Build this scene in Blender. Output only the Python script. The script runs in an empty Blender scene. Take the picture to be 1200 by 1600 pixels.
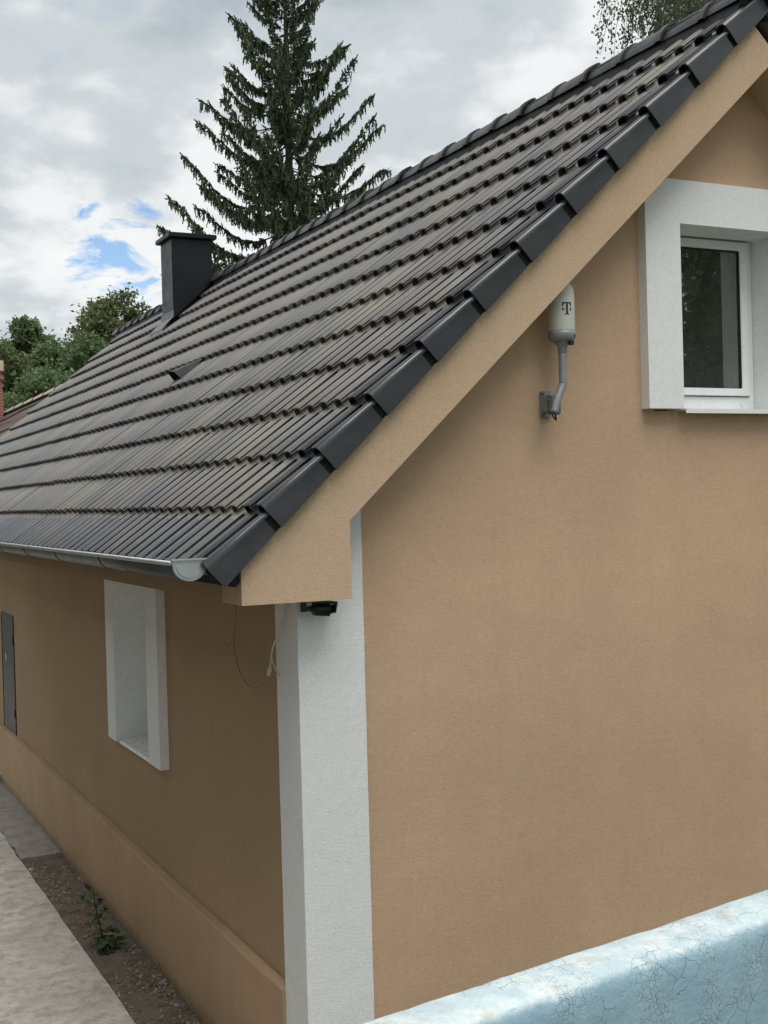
import bpy, bmesh, math, random
import numpy as np
from mathutils import Vector, Matrix
rnd = random.Random(7)
rng = np.random.default_rng(11)
SC = bpy.context.scene
COL = SC.collection

# ------------------------------------------------------------------ camera
H = 2.3463                                   # height of the eaves box underside above the ground
CAM = np.array([-1.9735, -4.8502, 0.4110 + H])
YAW, PITCH, ROLL, FPX = 0.4595, -0.0104, -0.0269, 1917.43
FW = np.array([math.sin(YAW)*math.cos(PITCH), math.cos(YAW)*math.cos(PITCH), math.sin(PITCH)])
RT0 = np.array([math.cos(YAW), -math.sin(YAW), 0.0])
UP0 = np.cross(RT0, FW)
RT = math.cos(ROLL)*RT0 + math.sin(ROLL)*UP0
UP = -math.sin(ROLL)*RT0 + math.cos(ROLL)*UP0
cd = bpy.data.cameras.new('camera')
cam = bpy.data.objects.new('camera', cd)
COL.objects.link(cam)
cam.matrix_world = Matrix(((RT[0], UP[0], -FW[0], CAM[0]), (RT[1], UP[1], -FW[1], CAM[1]),
                           (RT[2], UP[2], -FW[2], CAM[2]), (0, 0, 0, 1)))
cd.sensor_fit = 'HORIZONTAL'; cd.sensor_width = 36.0; cd.lens = FPX/1200*36.0
cd.clip_start = 0.05; cd.clip_end = 2000
SC.camera = cam
SC.render.resolution_x, SC.render.resolution_y = 768, 1024

def heading(px, py, dist):
    """a place in the world in the direction of a spot in the view, at a horizontal distance"""
    d = FW + RT*(px-600)/FPX - UP*(py-800)/FPX
    return CAM + d*dist/math.hypot(d[0], d[1])

def project(p):
    d = np.asarray(p, float) - CAM
    z = d @ FW
    return 600 + FPX*(d @ RT)/z, 800 - FPX*(d @ UP)/z, z

# ------------------------------------------------------------------ sky, sun, exposure
SUN_AZ, SUN_EL = math.radians(178), math.radians(66)      # azimuth clockwise from +y
W = bpy.data.worlds.new('World'); SC.world = W; W.use_nodes = True
nt = W.node_tree; nt.nodes.clear()
def nn(t, **kw):
    n = nt.nodes.new(t)
    for k, v in kw.items(): setattr(n, k, v)
    return n
def lk(a, b): nt.links.new(a, b)
def wmath(op, a, b=None, clamp=False):
    n = nn('ShaderNodeMath', operation=op, use_clamp=clamp)
    for i, s in enumerate((a, b)):
        if s is None: continue
        if isinstance(s, (int, float)): n.inputs[i].default_value = s
        else: lk(s, n.inputs[i])
    return n.outputs[0]
out = nn('ShaderNodeOutputWorld'); bg = nn('ShaderNodeBackground'); bg.inputs[1].default_value = 0.1
sky = nn('ShaderNodeTexSky', sky_type='NISHITA', sun_disc=False, sun_elevation=SUN_EL, sun_rotation=SUN_AZ,
         air_density=1.0, dust_density=0.1, ozone_density=3.0)
tc = nn('ShaderNodeTexCoord')
sep = nn('ShaderNodeSeparateXYZ'); lk(tc.outputs['Generated'], sep.inputs[0])
zz = wmath('ADD', wmath('MAXIMUM', sep.outputs[2], 0.0), 0.32)
cx = wmath('DIVIDE', sep.outputs[0], zz); cy = wmath('DIVIDE', sep.outputs[1], zz)
cv = nn('ShaderNodeCombineXYZ'); lk(cx, cv.inputs[0]); lk(cy, cv.inputs[1]); cv.inputs[2].default_value = 3.7
def wnoise(scale, detail, rough, off=0.0, dist=0.0):
    mp = nn('ShaderNodeMapping'); lk(cv.outputs[0], mp.inputs[0]); mp.inputs['Location'].default_value = (off, off*0.37, off*0.11)
    n = nn('ShaderNodeTexNoise'); lk(mp.outputs[0], n.inputs['Vector'])
    n.inputs['Scale'].default_value = scale; n.inputs['Detail'].default_value = detail
    n.inputs['Roughness'].default_value = rough; n.inputs['Distortion'].default_value = dist
    return n.outputs['Fac']
def wramp(f, pts):
    r = nn('ShaderNodeValToRGB'); lk(f, r.inputs[0]); e = r.color_ramp.elements
    while len(e) < len(pts): e.new(0.5)
    for q, (p, c) in zip(e, pts): q.position = p; q.color = (*c, 1) if len(c) == 3 else c
    r.color_ramp.interpolation = 'EASE'
    return r.outputs[0]
soft = wnoise(2.3, 7, 0.52, 17.9, 0.15)
fine = wnoise(6.5, 8, 0.55, 1.3, 0.2)
mixn = wmath('ADD', wmath('MULTIPLY', soft, 0.72), wmath('MULTIPLY', fine, 0.28))
cloud = wramp(mixn, [(0.37, (2.8, 3.2, 3.5)), (0.47, (3.85, 4.2, 4.4)), (0.56, (5.7, 5.8, 5.85)), (0.66, (6.5, 6.55, 6.5))])
# breaks in the cloud cover: sparse everywhere by noise, with the one seen over the far trees
brk = wnoise(1.5, 6, 0.5, 8.8, 0.3)
gap_dir = Vector(heading(188, 388, 1.0) - CAM).normalized()
dp = nn('ShaderNodeVectorMath', operation='DISTANCE'); lk(tc.outputs['Generated'], dp.inputs[0]); dp.inputs[1].default_value = gap_dir
near = wmath('SUBTRACT', 1.0, wmath('DIVIDE', dp.outputs['Value'], 0.050), clamp=True)
gapf = wmath('ADD', wmath('MULTIPLY', near, 0.50), wmath('MULTIPLY', wmath('SUBTRACT', wnoise(9.0, 7, 0.6, 5.3, 0.5), 0.5), 3.2))
gapf = wmath('MULTIPLY', wmath('SUBTRACT', gapf, 0.16), 3.2, clamp=True)
gapf = wmath('MULTIPLY', gapf, wmath('MULTIPLY', near, 6.0, clamp=True))
far_gap = wmath('MULTIPLY', wmath('SUBTRACT', brk, 0.66), 9.0, clamp=True)
gap = wmath('MAXIMUM', gapf, far_gap)
bl = nn('ShaderNodeMix', data_type='RGBA'); lk(gap, bl.inputs['Factor']); lk(cloud, bl.inputs['A']); lk(sky.outputs[0], bl.inputs['B'])
lk(bl.outputs['Result'], bg.inputs[0]); lk(bg.outputs[0], out.inputs[0])

sd = bpy.data.lights.new('sun', 'SUN'); sd.energy = 1.5; sd.angle = math.radians(40); sd.color = (1.0, 0.96, 0.90)
sun = bpy.data.objects.new('sun', sd); COL.objects.link(sun)
sv = Vector((math.sin(SUN_AZ)*math.cos(SUN_EL), math.cos(SUN_AZ)*math.cos(SUN_EL), math.sin(SUN_EL)))
sun.rotation_euler = (-sv).to_track_quat('-Z', 'Y').to_euler(); sun.location = (6, -14, 16)

SC.view_settings.view_transform = 'Standard'; SC.view_settings.look = 'None'
SC.view_settings.exposure = 0.65; SC.view_settings.gamma = 1.0
SC.view_settings.use_curve_mapping = False

# ------------------------------------------------------------------ materials
class Mat:
    def __init__(s, name):
        s.m = bpy.data.materials.new(name); s.m.use_nodes = True
        s.t = s.m.node_tree; s.b = s.t.nodes['Principled BSDF']; s.o = s.t.nodes['Material Output']
        s.geo = s.t.nodes.new('ShaderNodeNewGeometry'); s.tc = s.t.nodes.new('ShaderNodeTexCoord')
    def lk(s, a, b): s.t.links.new(a, b)
    def set(s, **kw):
        for k, v in kw.items():
            i = s.b.inputs[k.replace('_', ' ')]
            if hasattr(v, 'is_output'): s.lk(v, i)
            else: i.default_value = (*v, 1) if isinstance(v, tuple) and len(v) == 3 and i.type == 'RGBA' else v
        return s
    def pos(s, scale=(1, 1, 1), rot=(0, 0, 0), local=False):
        n = s.t.nodes.new('ShaderNodeMapping')
        s.lk(s.tc.outputs['Object'] if local else s.geo.outputs['Position'], n.inputs[0])
        n.inputs['Scale'].default_value = scale; n.inputs['Rotation'].default_value = rot
        return n.outputs[0]
    def noise(s, scale, detail=4, rough=0.5, vec=None, dist=0.0):
        n = s.t.nodes.new('ShaderNodeTexNoise'); s.lk(vec or s.geo.outputs['Position'], n.inputs['Vector'])
        n.inputs['Scale'].default_value = scale; n.inputs['Detail'].default_value = detail
        n.inputs['Roughness'].default_value = rough; n.inputs['Distortion'].default_value = dist
        return n.outputs['Fac']
    def voro(s, scale, feature='F1', vec=None, outp='Distance', rand=1.0):
        n = s.t.nodes.new('ShaderNodeTexVoronoi'); n.feature = feature
        s.lk(vec or s.geo.outputs['Position'], n.inputs['Vector']); n.inputs['Scale'].default_value = scale
        n.inputs['Randomness'].default_value = rand
        return n.outputs[outp]
    def ramp(s, f, pts, ease=False):
        r = s.t.nodes.new('ShaderNodeValToRGB'); s.lk(f, r.inputs[0]); e = r.color_ramp.elements
        while len(e) < len(pts): e.new(0.5)
        for q, (p, c) in zip(e, pts):
            q.position = p; q.color = (c, c, c, 1) if isinstance(c, (int, float)) else (*c, 1)
        if ease: r.color_ramp.interpolation = 'EASE'
        return r.outputs[0]
    def mix(s, f, a, b, mode='MIX'):
        n = s.t.nodes.new('ShaderNodeMix'); n.data_type = 'RGBA'; n.blend_type = mode
        for v, k in ((f, 'Factor'), (a, 'A'), (b, 'B')):
            if hasattr(v, 'is_output'): s.lk(v, n.inputs[k])
            elif isinstance(v, (int, float)):
                if k == 'Factor': n.inputs[k].default_value = v
                else: n.inputs[k].default_value = (v, v, v, 1)
            else: n.inputs[k].default_value = (*v, 1)
        return n.outputs['Result']
    def math(s, op, a, b=None, clamp=False):
        n = s.t.nodes.new('ShaderNodeMath'); n.operation = op; n.use_clamp = clamp
        for i, v in enumerate((a, b)):
            if v is None: continue
            if isinstance(v, (int, float)): n.inputs[i].default_value = v
            else: s.lk(v, n.inputs[i])
        return n.outputs[0]
    def bump(s, h, strength=0.5, dist=0.01):
        n = s.t.nodes.new('ShaderNodeBump'); s.lk(h, n.inputs['Height'])
        n.inputs['Strength'].default_value = strength; n.inputs['Distance'].default_value = dist
        s.lk(n.outputs[0], s.b.inputs['Normal']); return s

def stucco(name, col, var=0.10, grain=150, bstr=0.75, bdist=0.006):
    M = Mat(name)
    g = M.noise(grain, 4, 0.8); g2 = M.noise(grain*2.1, 2, 0.8); g3 = M.noise(grain*0.3, 3, 0.6)
    h = M.math('ADD', M.math('MULTIPLY', g, 0.8), M.math('ADD', M.math('MULTIPLY', g2, 0.55), M.math('MULTIPLY', g3, 0.3)))
    big = M.noise(1.1, 5, 0.55); mid = M.noise(7, 4, 0.6)
    c = M.mix(M.ramp(big, [(0.3, 0.0), (0.7, 1.0)]), tuple(x*(1-var) for x in col), tuple(min(1, x*(1+var)) for x in col))
    c = M.mix(M.ramp(mid, [(0.35, 0.0), (0.75, 0.35)]), c, tuple(x*(0.93, 0.95, 1.0)[i] for i, x in enumerate(col)))
    c = M.mix(M.ramp(h, [(0.62, 0.55), (0.82, 0.0)]), c, tuple(x*0.66 for x in col))
    c = M.mix(M.ramp(h, [(0.88, 0.0), (1.05, 0.5)]), c, tuple(min(1, x*1.22) for x in col))
    swirl = M.noise(3.2, 6, 0.7, M.pos((1, 1, 2.2)), 0.8)                    # float marks and patchy drying
    c = M.mix(M.ramp(swirl, [(0.35, 0.0), (0.72, var*2.4)]), c, tuple(x*(0.80, 0.79, 0.80)[i] for i, x in enumerate(col)))
    run = M.noise(2.0, 6, 0.65, M.pos((9, 9, 0.35)))                          # faint rain runs
    c = M.mix(M.ramp(run, [(0.52, 0.0), (0.78, var*1.6)]), c, tuple(x*0.74 for x in col))
    M.set(Base_Color=c, Roughness=0.92, Specular_IOR_Level=0.2).bump(h, bstr, bdist)
    return M.m
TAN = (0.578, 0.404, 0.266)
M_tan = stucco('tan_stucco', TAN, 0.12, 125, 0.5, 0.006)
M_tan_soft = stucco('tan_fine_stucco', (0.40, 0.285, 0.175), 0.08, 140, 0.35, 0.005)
M_barge = stucco('tan_coarse_stucco', (0.60, 0.440, 0.292), 0.05, 125, 0.6, 0.006)
M_white = stucco('white_stucco', (0.83, 0.845, 0.83), 0.03, 100, 0.6, 0.007)
M_white_soft = stucco('white_fine_stucco', (0.83, 0.845, 0.83), 0.03, 120, 0.35, 0.005)

def plinth_mat():
    M = Mat('plinth_stucco')
    g = M.noise(170, 3, 0.55); big = M.noise(1.6, 5, 0.6); st = M.noise(5, 5, 0.6, M.pos((1, 1, 0.25)))
    c = M.mix(M.ramp(big, [(0.3, 0.0), (0.7, 1.0)]), (0.43, 0.300, 0.190), (0.50, 0.352, 0.226))
    c = M.mix(M.ramp(st, [(0.45, 0.0), (0.75, 0.45)]), c, (0.38, 0.29, 0.21))
    sepn = M.t.nodes.new('ShaderNodeSeparateXYZ'); M.lk(M.geo.outputs['Position'], sepn.inputs[0])
    splash = M.math('SUBTRACT', M.math('MULTIPLY', M.noise(14, 5, 0.65), 0.16), M.math('MULTIPLY', sepn.outputs[2], 0.9))
    c = M.mix(M.math('MULTIPLY', splash, 9.0, True), c, (0.17, 0.135, 0.10))
    M.set(Base_Color=c, Roughness=0.95, Specular_IOR_Level=0.15).bump(g, 0.45, 0.004)
    return M.m
M_plinth = plinth_mat()

# the roof tile: slope coordinates are used only to tell one tile from the next
TH = 0.7469; CT, ST = math.cos(TH), math.sin(TH)
GAUGE, ROLLS = 0.335, 0.1584
XN, ZN, YN = -0.4931, 0.1785 + H, -0.2273     # nose crown of the lowest verge tile
def tile_mat(name, fresh=False):
    M = Mat(name)
    sp = M.t.nodes.new('ShaderNodeSeparateXYZ'); M.lk(M.geo.outputs['Position'], sp.inputs[0])
    iu = M.math('FLOOR', M.math('DIVIDE', M.math('SUBTRACT', sp.outputs[0], XN - 0.006), GAUGE*CT))
    iv = M.math('FLOOR', M.math('DIVIDE', M.math('SUBTRACT', sp.outputs[1], YN + ROLLS*2 - 0.079), ROLLS*2))
    cb = M.t.nodes.new('ShaderNodeCombineXYZ'); M.lk(iu, cb.inputs[0]); M.lk(iv, cb.inputs[1])
    wn = M.t.nodes.new('ShaderNodeTexWhiteNoise'); wn.noise_dimensions = '2D'; M.lk(cb.outputs[0], wn.inputs['Vector'])
    per = wn.outputs['Value']
    # grain runs down the slope
    sl = M.pos((9, 38, 9), (0, 0, 0)); strk = M.noise(1.0, 5, 0.6, sl)
    patch = M.noise(1.7, 5, 0.6); sp2 = M.noise(190, 3, 0.6)
    age = M.math('ADD', M.math('MULTIPLY', per, 0.36), M.math('ADD', M.math('MULTIPLY', patch, 0.58), M.math('MULTIPLY', strk, 0.12)))
    if fresh:
        c = M.mix(M.ramp(patch, [(0.3, 0.0), (0.75, 1.0)]), (0.022, 0.025, 0.029), (0.033, 0.036, 0.040))
        c = M.mix(M.ramp(sp2, [(0.58, 0.0), (0.8, 0.3)]), c, (0.12, 0.12, 0.115))
        c = M.mix(M.ramp(M.noise(11, 6, 0.72), [(0.52, 0.0), (0.74, 0.32)]), c, (0.085, 0.085, 0.080))
        c = M.mix(M.ramp(M.noise(34, 5, 0.8), [(0.74, 0.0), (0.77, 0.7)]), c, (0.22, 0.22, 0.21))
        rough = 0.30
    else:
        low = M.math('LESS_THAN', iu, 0.5)                       # the lowest course was replaced: bluer tiles
        age = M.math('SUBTRACT', age, M.math('MULTIPLY', low, 0.34))
        c = M.ramp(age, [(0.10, (0.068, 0.074, 0.089)), (0.34, (0.112, 0.113, 0.115)), (0.55, (0.168, 0.159, 0.143)), (0.85, (0.240, 0.222, 0.180))])
        lich = M.math('MULTIPLY', M.noise(5.5, 6, 0.7), M.math('ADD', strk, 0.5))
        c = M.mix(M.ramp(lich, [(0.60, 0.0), (0.76, 0.55)]), c, (0.225, 0.200, 0.125))
        c = M.mix(M.ramp(sp2, [(0.5, 0.0), (0.78, 0.4)]), c, (0.19, 0.18, 0.16))
        c = M.mix(M.ramp(M.noise(120, 3, 0.6), [(0.22, 0.5), (0.42, 0.0)]), c, (0.022, 0.021, 0.020))
        blot = M.ramp(M.noise(26, 4, 0.7), [(0.72, 0.0), (0.76, 0.8)])
        c = M.mix(blot, c, (0.28, 0.255, 0.16))
        rough = M.ramp(M.math('ADD', M.math('MULTIPLY', per, .5), M.math('MULTIPLY', patch, .5)), [(0.3, 0.34), (0.7, 0.50)])
    M.set(Base_Color=c, Roughness=rough, Specular_IOR_Level=0.85 if not fresh else 0.7).bump(M.noise(160, 4, 0.6), 0.03 if fresh else 0.07, 0.003)
    return M.m

def plain(name, col, rough=0.5, metal=0.0, var=0.15, nscale=8, bump=0.0, bscale=60, spec=0.5):
    M = Mat(name); n = M.noise(nscale, 5, 0.6)
    c = M.mix(M.ramp(n, [(0.3, 0.0), (0.7, 1.0)]), tuple(x*(1-var) for x in col), tuple(min(1, x*(1+var)) for x in col))
    M.set(Base_Color=c, Roughness=rough, Metallic=metal, Specular_IOR_Level=spec)
    M.set(Roughness=M.ramp(M.noise(nscale*3, 4, 0.6), [(0.3, max(0, rough-0.08)), (0.7, min(1, rough+0.08))]))
    if bump: M.bump(M.noise(bscale, 4, 0.6), bump, 0.004)
    return M.m
M_tile = tile_mat('weathered_roof_tile'); M_verge = tile_mat('fresh_verge_tile', True); M_ridge = plain('dark_ridge_tile', (0.036, 0.035, 0.034), 0.42, 0, 0.3, 3, 0.15, 120)
M_black = plain('black_plastic', (0.012, 0.013, 0.016), 0.45)
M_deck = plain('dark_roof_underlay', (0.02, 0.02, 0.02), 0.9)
M_zinc = plain('galvanised_zinc', (0.52, 0.56, 0.57), 0.38, 0.75, 0.12, 9, 0.05)
M_gutter = plain('grey_zinc_gutter', (0.085, 0.092, 0.094), 0.42, 0.2, 0.18, 5, 0.05)
M_chim = plain('anthracite_sheet_metal', (0.008, 0.0098, 0.0125), 0.40, 0.0, 0.15, 3, 0.06, 6, 0.28)
M_lead = plain('pale_lead_flashing', (0.17, 0.18, 0.185), 0.45, 0.4, 0.2, 12, 0.2, 25)
M_pvc = plain('white_pvc', (0.80, 0.82, 0.82), 0.3, 0, 0.02)
M_rubber = plain('black_seal', (0.01, 0.01, 0.01), 0.6)
M_cab = plain('grey_painted_steel', (0.040, 0.039, 0.037), 0.45, 0.1, 0.12)
M_antw = plain('off_white_radome', (0.60, 0.61, 0.55), 0.45, 0, 0.05)
M_antg = plain('grey_cast_metal', (0.26, 0.28, 0.28), 0.5, 0.2, 0.12, 25, 0.1)
M_antd = plain('dark_grey_bracket', (0.12, 0.13, 0.13), 0.5, 0.2, 0.12, 25, 0.1)
M_mark = plain('dark_brown_print', (0.045, 0.028, 0.03), 0.5)
M_cable = plain('cream_cable', (0.55, 0.50, 0.40), 0.55, 0, 0.1)
M_cable_shade = plain('shaded_cable', (0.24, 0.18, 0.12), 0.6, 0, 0.15)  # darker copy of the cream cable, with its shade put into the colour
M_room = plain('dim_room_plaster', (0.50, 0.52, 0.48), 0.9)

def glass_mat():
    M = Mat('window_glass'); t = M.t
    tr = t.nodes.new('ShaderNodeBsdfTransparent'); tr.inputs[0].default_value = (0.72, 0.80, 0.76, 1)
    gl = t.nodes.new('ShaderNodeBsdfGlossy'); gl.inputs['Roughness'].default_value = 0.01
    gl.inputs[0].default_value = (0.9, 0.95, 0.92, 1)
    fr = t.nodes.new('ShaderNodeFresnel'); fr.inputs[0].default_value = 2.9
    mx = t.nodes.new('ShaderNodeMixShader'); M.lk(fr.outputs[0], mx.inputs[0]); M.lk(tr.outputs[0], mx.inputs[1]); M.lk(gl.outputs[0], mx.inputs[2])
    bn = t.nodes.new('ShaderNodeBump'); bn.inputs['Strength'].default_value = 0.03; bn.inputs['Distance'].default_value = 0.01
    M.lk(M.noise(3.0, 2, 0.5), bn.inputs['Height']); M.lk(bn.outputs[0], gl.inputs['Normal'])
    df = t.nodes.new('ShaderNodeBsdfDiffuse'); df.inputs[0].default_value = (0.46, 0.54, 0.48, 1)      # pale haze mixed in as colour to brighten the dark reflection
    m2 = t.nodes.new('ShaderNodeMixShader'); M.lk(M.ramp(M.noise(2.2, 5, 0.6), [(0.3, 0.035), (0.7, 0.085)]), m2.inputs[0])
    M.lk(mx.outputs[0], m2.inputs[1]); M.lk(df.outputs[0], m2.inputs[2]); M.lk(m2.outputs[0], M.o.inputs[0])
    return M.m
M_glass = glass_mat()

def concrete(name, a, b, dark, sc=1.0):
    M = Mat(name)
    n1 = M.noise(2.2*sc, 7, 0.62); n2 = M.noise(9*sc, 6, 0.68); n3 = M.noise(70, 4, 0.6)
    c = M.mix(M.ramp(n1, [(0.3, 0.0), (0.68, 1.0)]), a, b)
    c = M.mix(M.ramp(n2, [(0.46, 0.0), (0.66, 0.8)]), c, dark)
    c = M.mix(M.ramp(M.noise(30*sc, 5, 0.75), [(0.5, 0.0), (0.68, 0.55)]), c, tuple(x*0.8 for x in dark))
    c = M.mix(M.ramp(n3, [(0.55, 0.0), (0.8, 0.45)]), c, tuple(min(1, x*1.35) for x in b))
    c = M.mix(M.ramp(M.noise(38, 5, 0.7), [(0.24, 0.6), (0.36, 0.0)]), c, tuple(x*0.45 for x in dark))
    M.set(Base_Color=c, Roughness=0.93, Specular_IOR_Level=0.2).bump(M.math('ADD', n3, M.math('MULTIPLY', n2, 1.2)), 0.6, 0.012)
    return M.m
M_path = concrete('worn_path_concrete', (0.45, 0.425, 0.39), (0.64, 0.63, 0.585), (0.33, 0.29, 0.255))
M_slab = concrete('grey_slab_concrete', (0.29, 0.28, 0.25), (0.36, 0.35, 0.32), (0.21, 0.195, 0.165))
def soil_mat():
    M = Mat('soil'); n1 = M.noise(7, 6, 0.65); n2 = M.noise(55, 5, 0.7)
    c = M.mix(M.ramp(n1, [(0.3, 0.0), (0.7, 1.0)]), (0.15, 0.125, 0.098), (0.27, 0.235, 0.19))
    c = M.mix(M.ramp(n2, [(0.52, 0.0), (0.7, 0.7)]), c, (0.31, 0.27, 0.215))
    M.set(Base_Color=c, Roughness=0.97, Specular_IOR_Level=0.1).bump(M.math('ADD', n2, n1), 0.9, 0.03)
    return M.m
M_soil = soil_mat()
def debris_mat(name, cols):
    M = Mat(name); r = M.geo.outputs['Random Per Island']
    M.set(Base_Color=M.ramp(r, [(i/(len(cols)-1), c) for i, c in enumerate(cols)]), Roughness=0.9, Specular_IOR_Level=0.2)
    return M.m
M_stone = debris_mat('pebbles_and_chips', [(0.34, 0.32, 0.29), (0.20, 0.18, 0.155), (0.11, 0.09, 0.07), (0.28, 0.24, 0.19), (0.50, 0.47, 0.42)])
M_litter = debris_mat('dry_leaf_litter', [(0.16, 0.11, 0.07), (0.26, 0.19, 0.12), (0.10, 0.07, 0.05), (0.33, 0.27, 0.18)])
def ground_mat():
    M = Mat('meadow_ground'); n1 = M.noise(0.6, 6, 0.6); n2 = M.noise(25, 5, 0.7)
    c = M.mix(M.ramp(n1, [(0.35, 0.0), (0.65, 1.0)]), (0.055, 0.075, 0.028), (0.10, 0.105, 0.05))
    c = M.mix(M.ramp(n2, [(0.5, 0.0), (0.7, 0.5)]), c, (0.13, 0.115, 0.075))
    M.set(Base_Color=c, Roughness=0.95).bump(n2, 0.8, 0.03); return M.m
M_ground = ground_mat()

def parapet_mat():
    M = Mat('flaking_pale_blue_paint')
    v = M.pos((1, 1, 1)); warp = M.noise(22, 4, 0.6)
    vm = M.t.nodes.new('ShaderNodeVectorMath'); vm.operation = 'ADD'
    M.lk(M.geo.outputs['Position'], vm.inputs[0])
    sc = M.t.nodes.new('ShaderNodeVectorMath'); sc.operation = 'SCALE'; sc.inputs['Scale'].default_value = 0.022
    nz = M.t.nodes.new('ShaderNodeTexNoise'); nz.inputs['Scale'].default_value = 28; nz.inputs['Detail'].default_value = 4
    M.lk(M.geo.outputs['Position'], nz.inputs['Vector']); M.lk(nz.outputs['Color'], sc.inputs[0]); M.lk(sc.outputs[0], vm.inputs[1])
    cell = M.voro(78, 'DISTANCE_TO_EDGE', vm.outputs[0]); cell2 = M.voro(21, 'DISTANCE_TO_EDGE', vm.outputs[0])
    crack = M.ramp(cell, [(0.0, 1.0), (0.035, 0.0)]); crack2 = M.ramp(cell2, [(0.0, 1.0), (0.016, 0.0)])
    crack = M.math('MULTIPLY', crack, M.ramp(M.noise(9, 4, 0.6), [(0.50, 0.0), (0.66, 0.8)]))
    crack2 = M.math('MULTIPLY', crack2, M.ramp(M.noise(6, 4, 0.6), [(0.52, 0.0), (0.62, 0.8)]))
    cr = M.math('MAXIMUM', crack, crack2)
    n1 = M.noise(4.5, 6, 0.65); n2 = M.noise(17, 6, 0.7); n3 = M.noise(90, 3, 0.6)
    blue = M.mix(M.ramp(n1, [(0.3, 0.0), (0.7, 1.0)]), (0.23, 0.375, 0.475), (0.33, 0.475, 0.55))
    blue = M.mix(M.ramp(n2, [(0.45, 0.0), (0.7, 0.7)]), blue, (0.35, 0.49, 0.545))
    white = M.mix(M.ramp(n2, [(0.42, 0.0), (0.68, 1.0)]), (0.50, 0.62, 0.66), (0.74, 0.79, 0.78))
    white = M.mix(M.ramp(M.noise(13, 6, 0.7), [(0.54, 0.0), (0.68, 0.75)]), white, (0.50, 0.45, 0.38))
    # the coping carries an older white coat: the blue coat stops at its arris
    sp = M.t.nodes.new('ShaderNodeSeparateXYZ'); M.lk(M.geo.outputs['Position'], sp.inputs[0])
    lim = M.math('ADD', sp.outputs[2], M.math('MULTIPLY', M.math('SUBTRACT', M.noise(30, 5, 0.7), 0.5), 0.03))
    coat = M.math('MULTIPLY', M.math('SUBTRACT', lim, H - 0.45 - 0.017), 90.0, True)
    c = M.mix(coat, blue, white)
    c = M.mix(M.math('MULTIPLY', cr, 0.22), c, (0.24, 0.27, 0.27))
    chip = M.ramp(M.noise(24, 5, 0.75, M.pos((1, 1, 0.6))), [(0.715, 0.0), (0.73, 1.0)])
    c = M.mix(chip, c, (0.12, 0.13, 0.13))
    h = M.math('SUBTRACT', M.math('ADD', M.math('MULTIPLY', n2, 0.6), M.math('MULTIPLY', n3, 0.12)), M.math('MULTIPLY', cr, 0.5))
    h = M.math('SUBTRACT', h, M.math('MULTIPLY', chip, 0.4))
    M.set(Base_Color=c, Roughness=0.75, Specular_IOR_Level=0.25).bump(h, 0.8, 0.010)
    return M.m
M_par = parapet_mat()

def leaf_mat(name, cols, rough=0.55, trans=0.36):
    M = Mat(name); r = M.geo.outputs['Random Per Island']
    n = M.noise(0.5, 3, 0.5)
    f = M.math('ADD', M.math('MULTIPLY', r, 0.6), M.math('MULTIPLY', n, 0.4))
    c = M.ramp(f, [(0.15 + 0.7*i/(len(cols)-1), q) for i, q in enumerate(cols)])
    M.set(Base_Color=c, Roughness=rough, Specular_IOR_Level=0.3)
    tl = M.t.nodes.new('ShaderNodeBsdfTranslucent'); M.lk(c, tl.inputs[0])
    mx = M.t.nodes.new('ShaderNodeMixShader'); mx.inputs[0].default_value = trans
    M.lk(M.b.outputs[0], mx.inputs[1]); M.lk(tl.outputs[0], mx.inputs[2]); M.lk(mx.outputs[0], M.o.inputs[0])
    return M.m
M_needle = leaf_mat('spruce_needles', [(0.055, 0.082, 0.050), (0.090, 0.124, 0.070), (0.135, 0.165, 0.085)], 0.6, 0.2)
M_leafA = leaf_mat('broad_leaves', [(0.085, 0.138, 0.062), (0.142, 0.208, 0.094), (0.215, 0.285, 0.135)])
M_leafB = leaf_mat('olive_leaves', [(0.105, 0.142, 0.060), (0.168, 0.208, 0.090), (0.235, 0.268, 0.130)])
M_leafC = leaf_mat('birch_leaves', [(0.085, 0.115, 0.062), (0.125, 0.155, 0.085), (0.170, 0.195, 0.110)])
M_weed = leaf_mat('weed_leaves', [(0.045, 0.080, 0.028), (0.075, 0.115, 0.042)], 0.5, 0.2)
M_bark = plain('grey_brown_bark', (0.060, 0.050, 0.043), 0.95, 0, 0.3, 14, 0.8, 20)
M_barkb = plain('birch_bark', (0.22, 0.21, 0.19), 0.9, 0, 0.5, 9, 0.4, 14)
M_brick = None
def brick_mat():
    M = Mat('red_chimney_brick')
    b = M.t.nodes.new('ShaderNodeTexBrick'); M.lk(M.pos((1, 1, 1), (math.pi/2, 0, 0)), b.inputs['Vector'])
    b.inputs['Color1'].default_value = (0.30, 0.09, 0.06, 1); b.inputs['Color2'].default_value = (0.22, 0.07, 0.05, 1)
    b.inputs['Mortar'].default_value = (0.35, 0.30, 0.26, 1); b.inputs['Scale'].default_value = 4.0
    M.set(Base_Color=b.outputs[0], Roughness=0.9); return M.m
M_brick = brick_mat()
M_nroof = plain('brown_clay_tile', (0.13, 0.088, 0.068), 0.85, 0, 0.3, 6, 0.3, 30)
M_cream = plain('cream_mortar', (0.52, 0.45, 0.33), 0.9, 0, 0.1)

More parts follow.
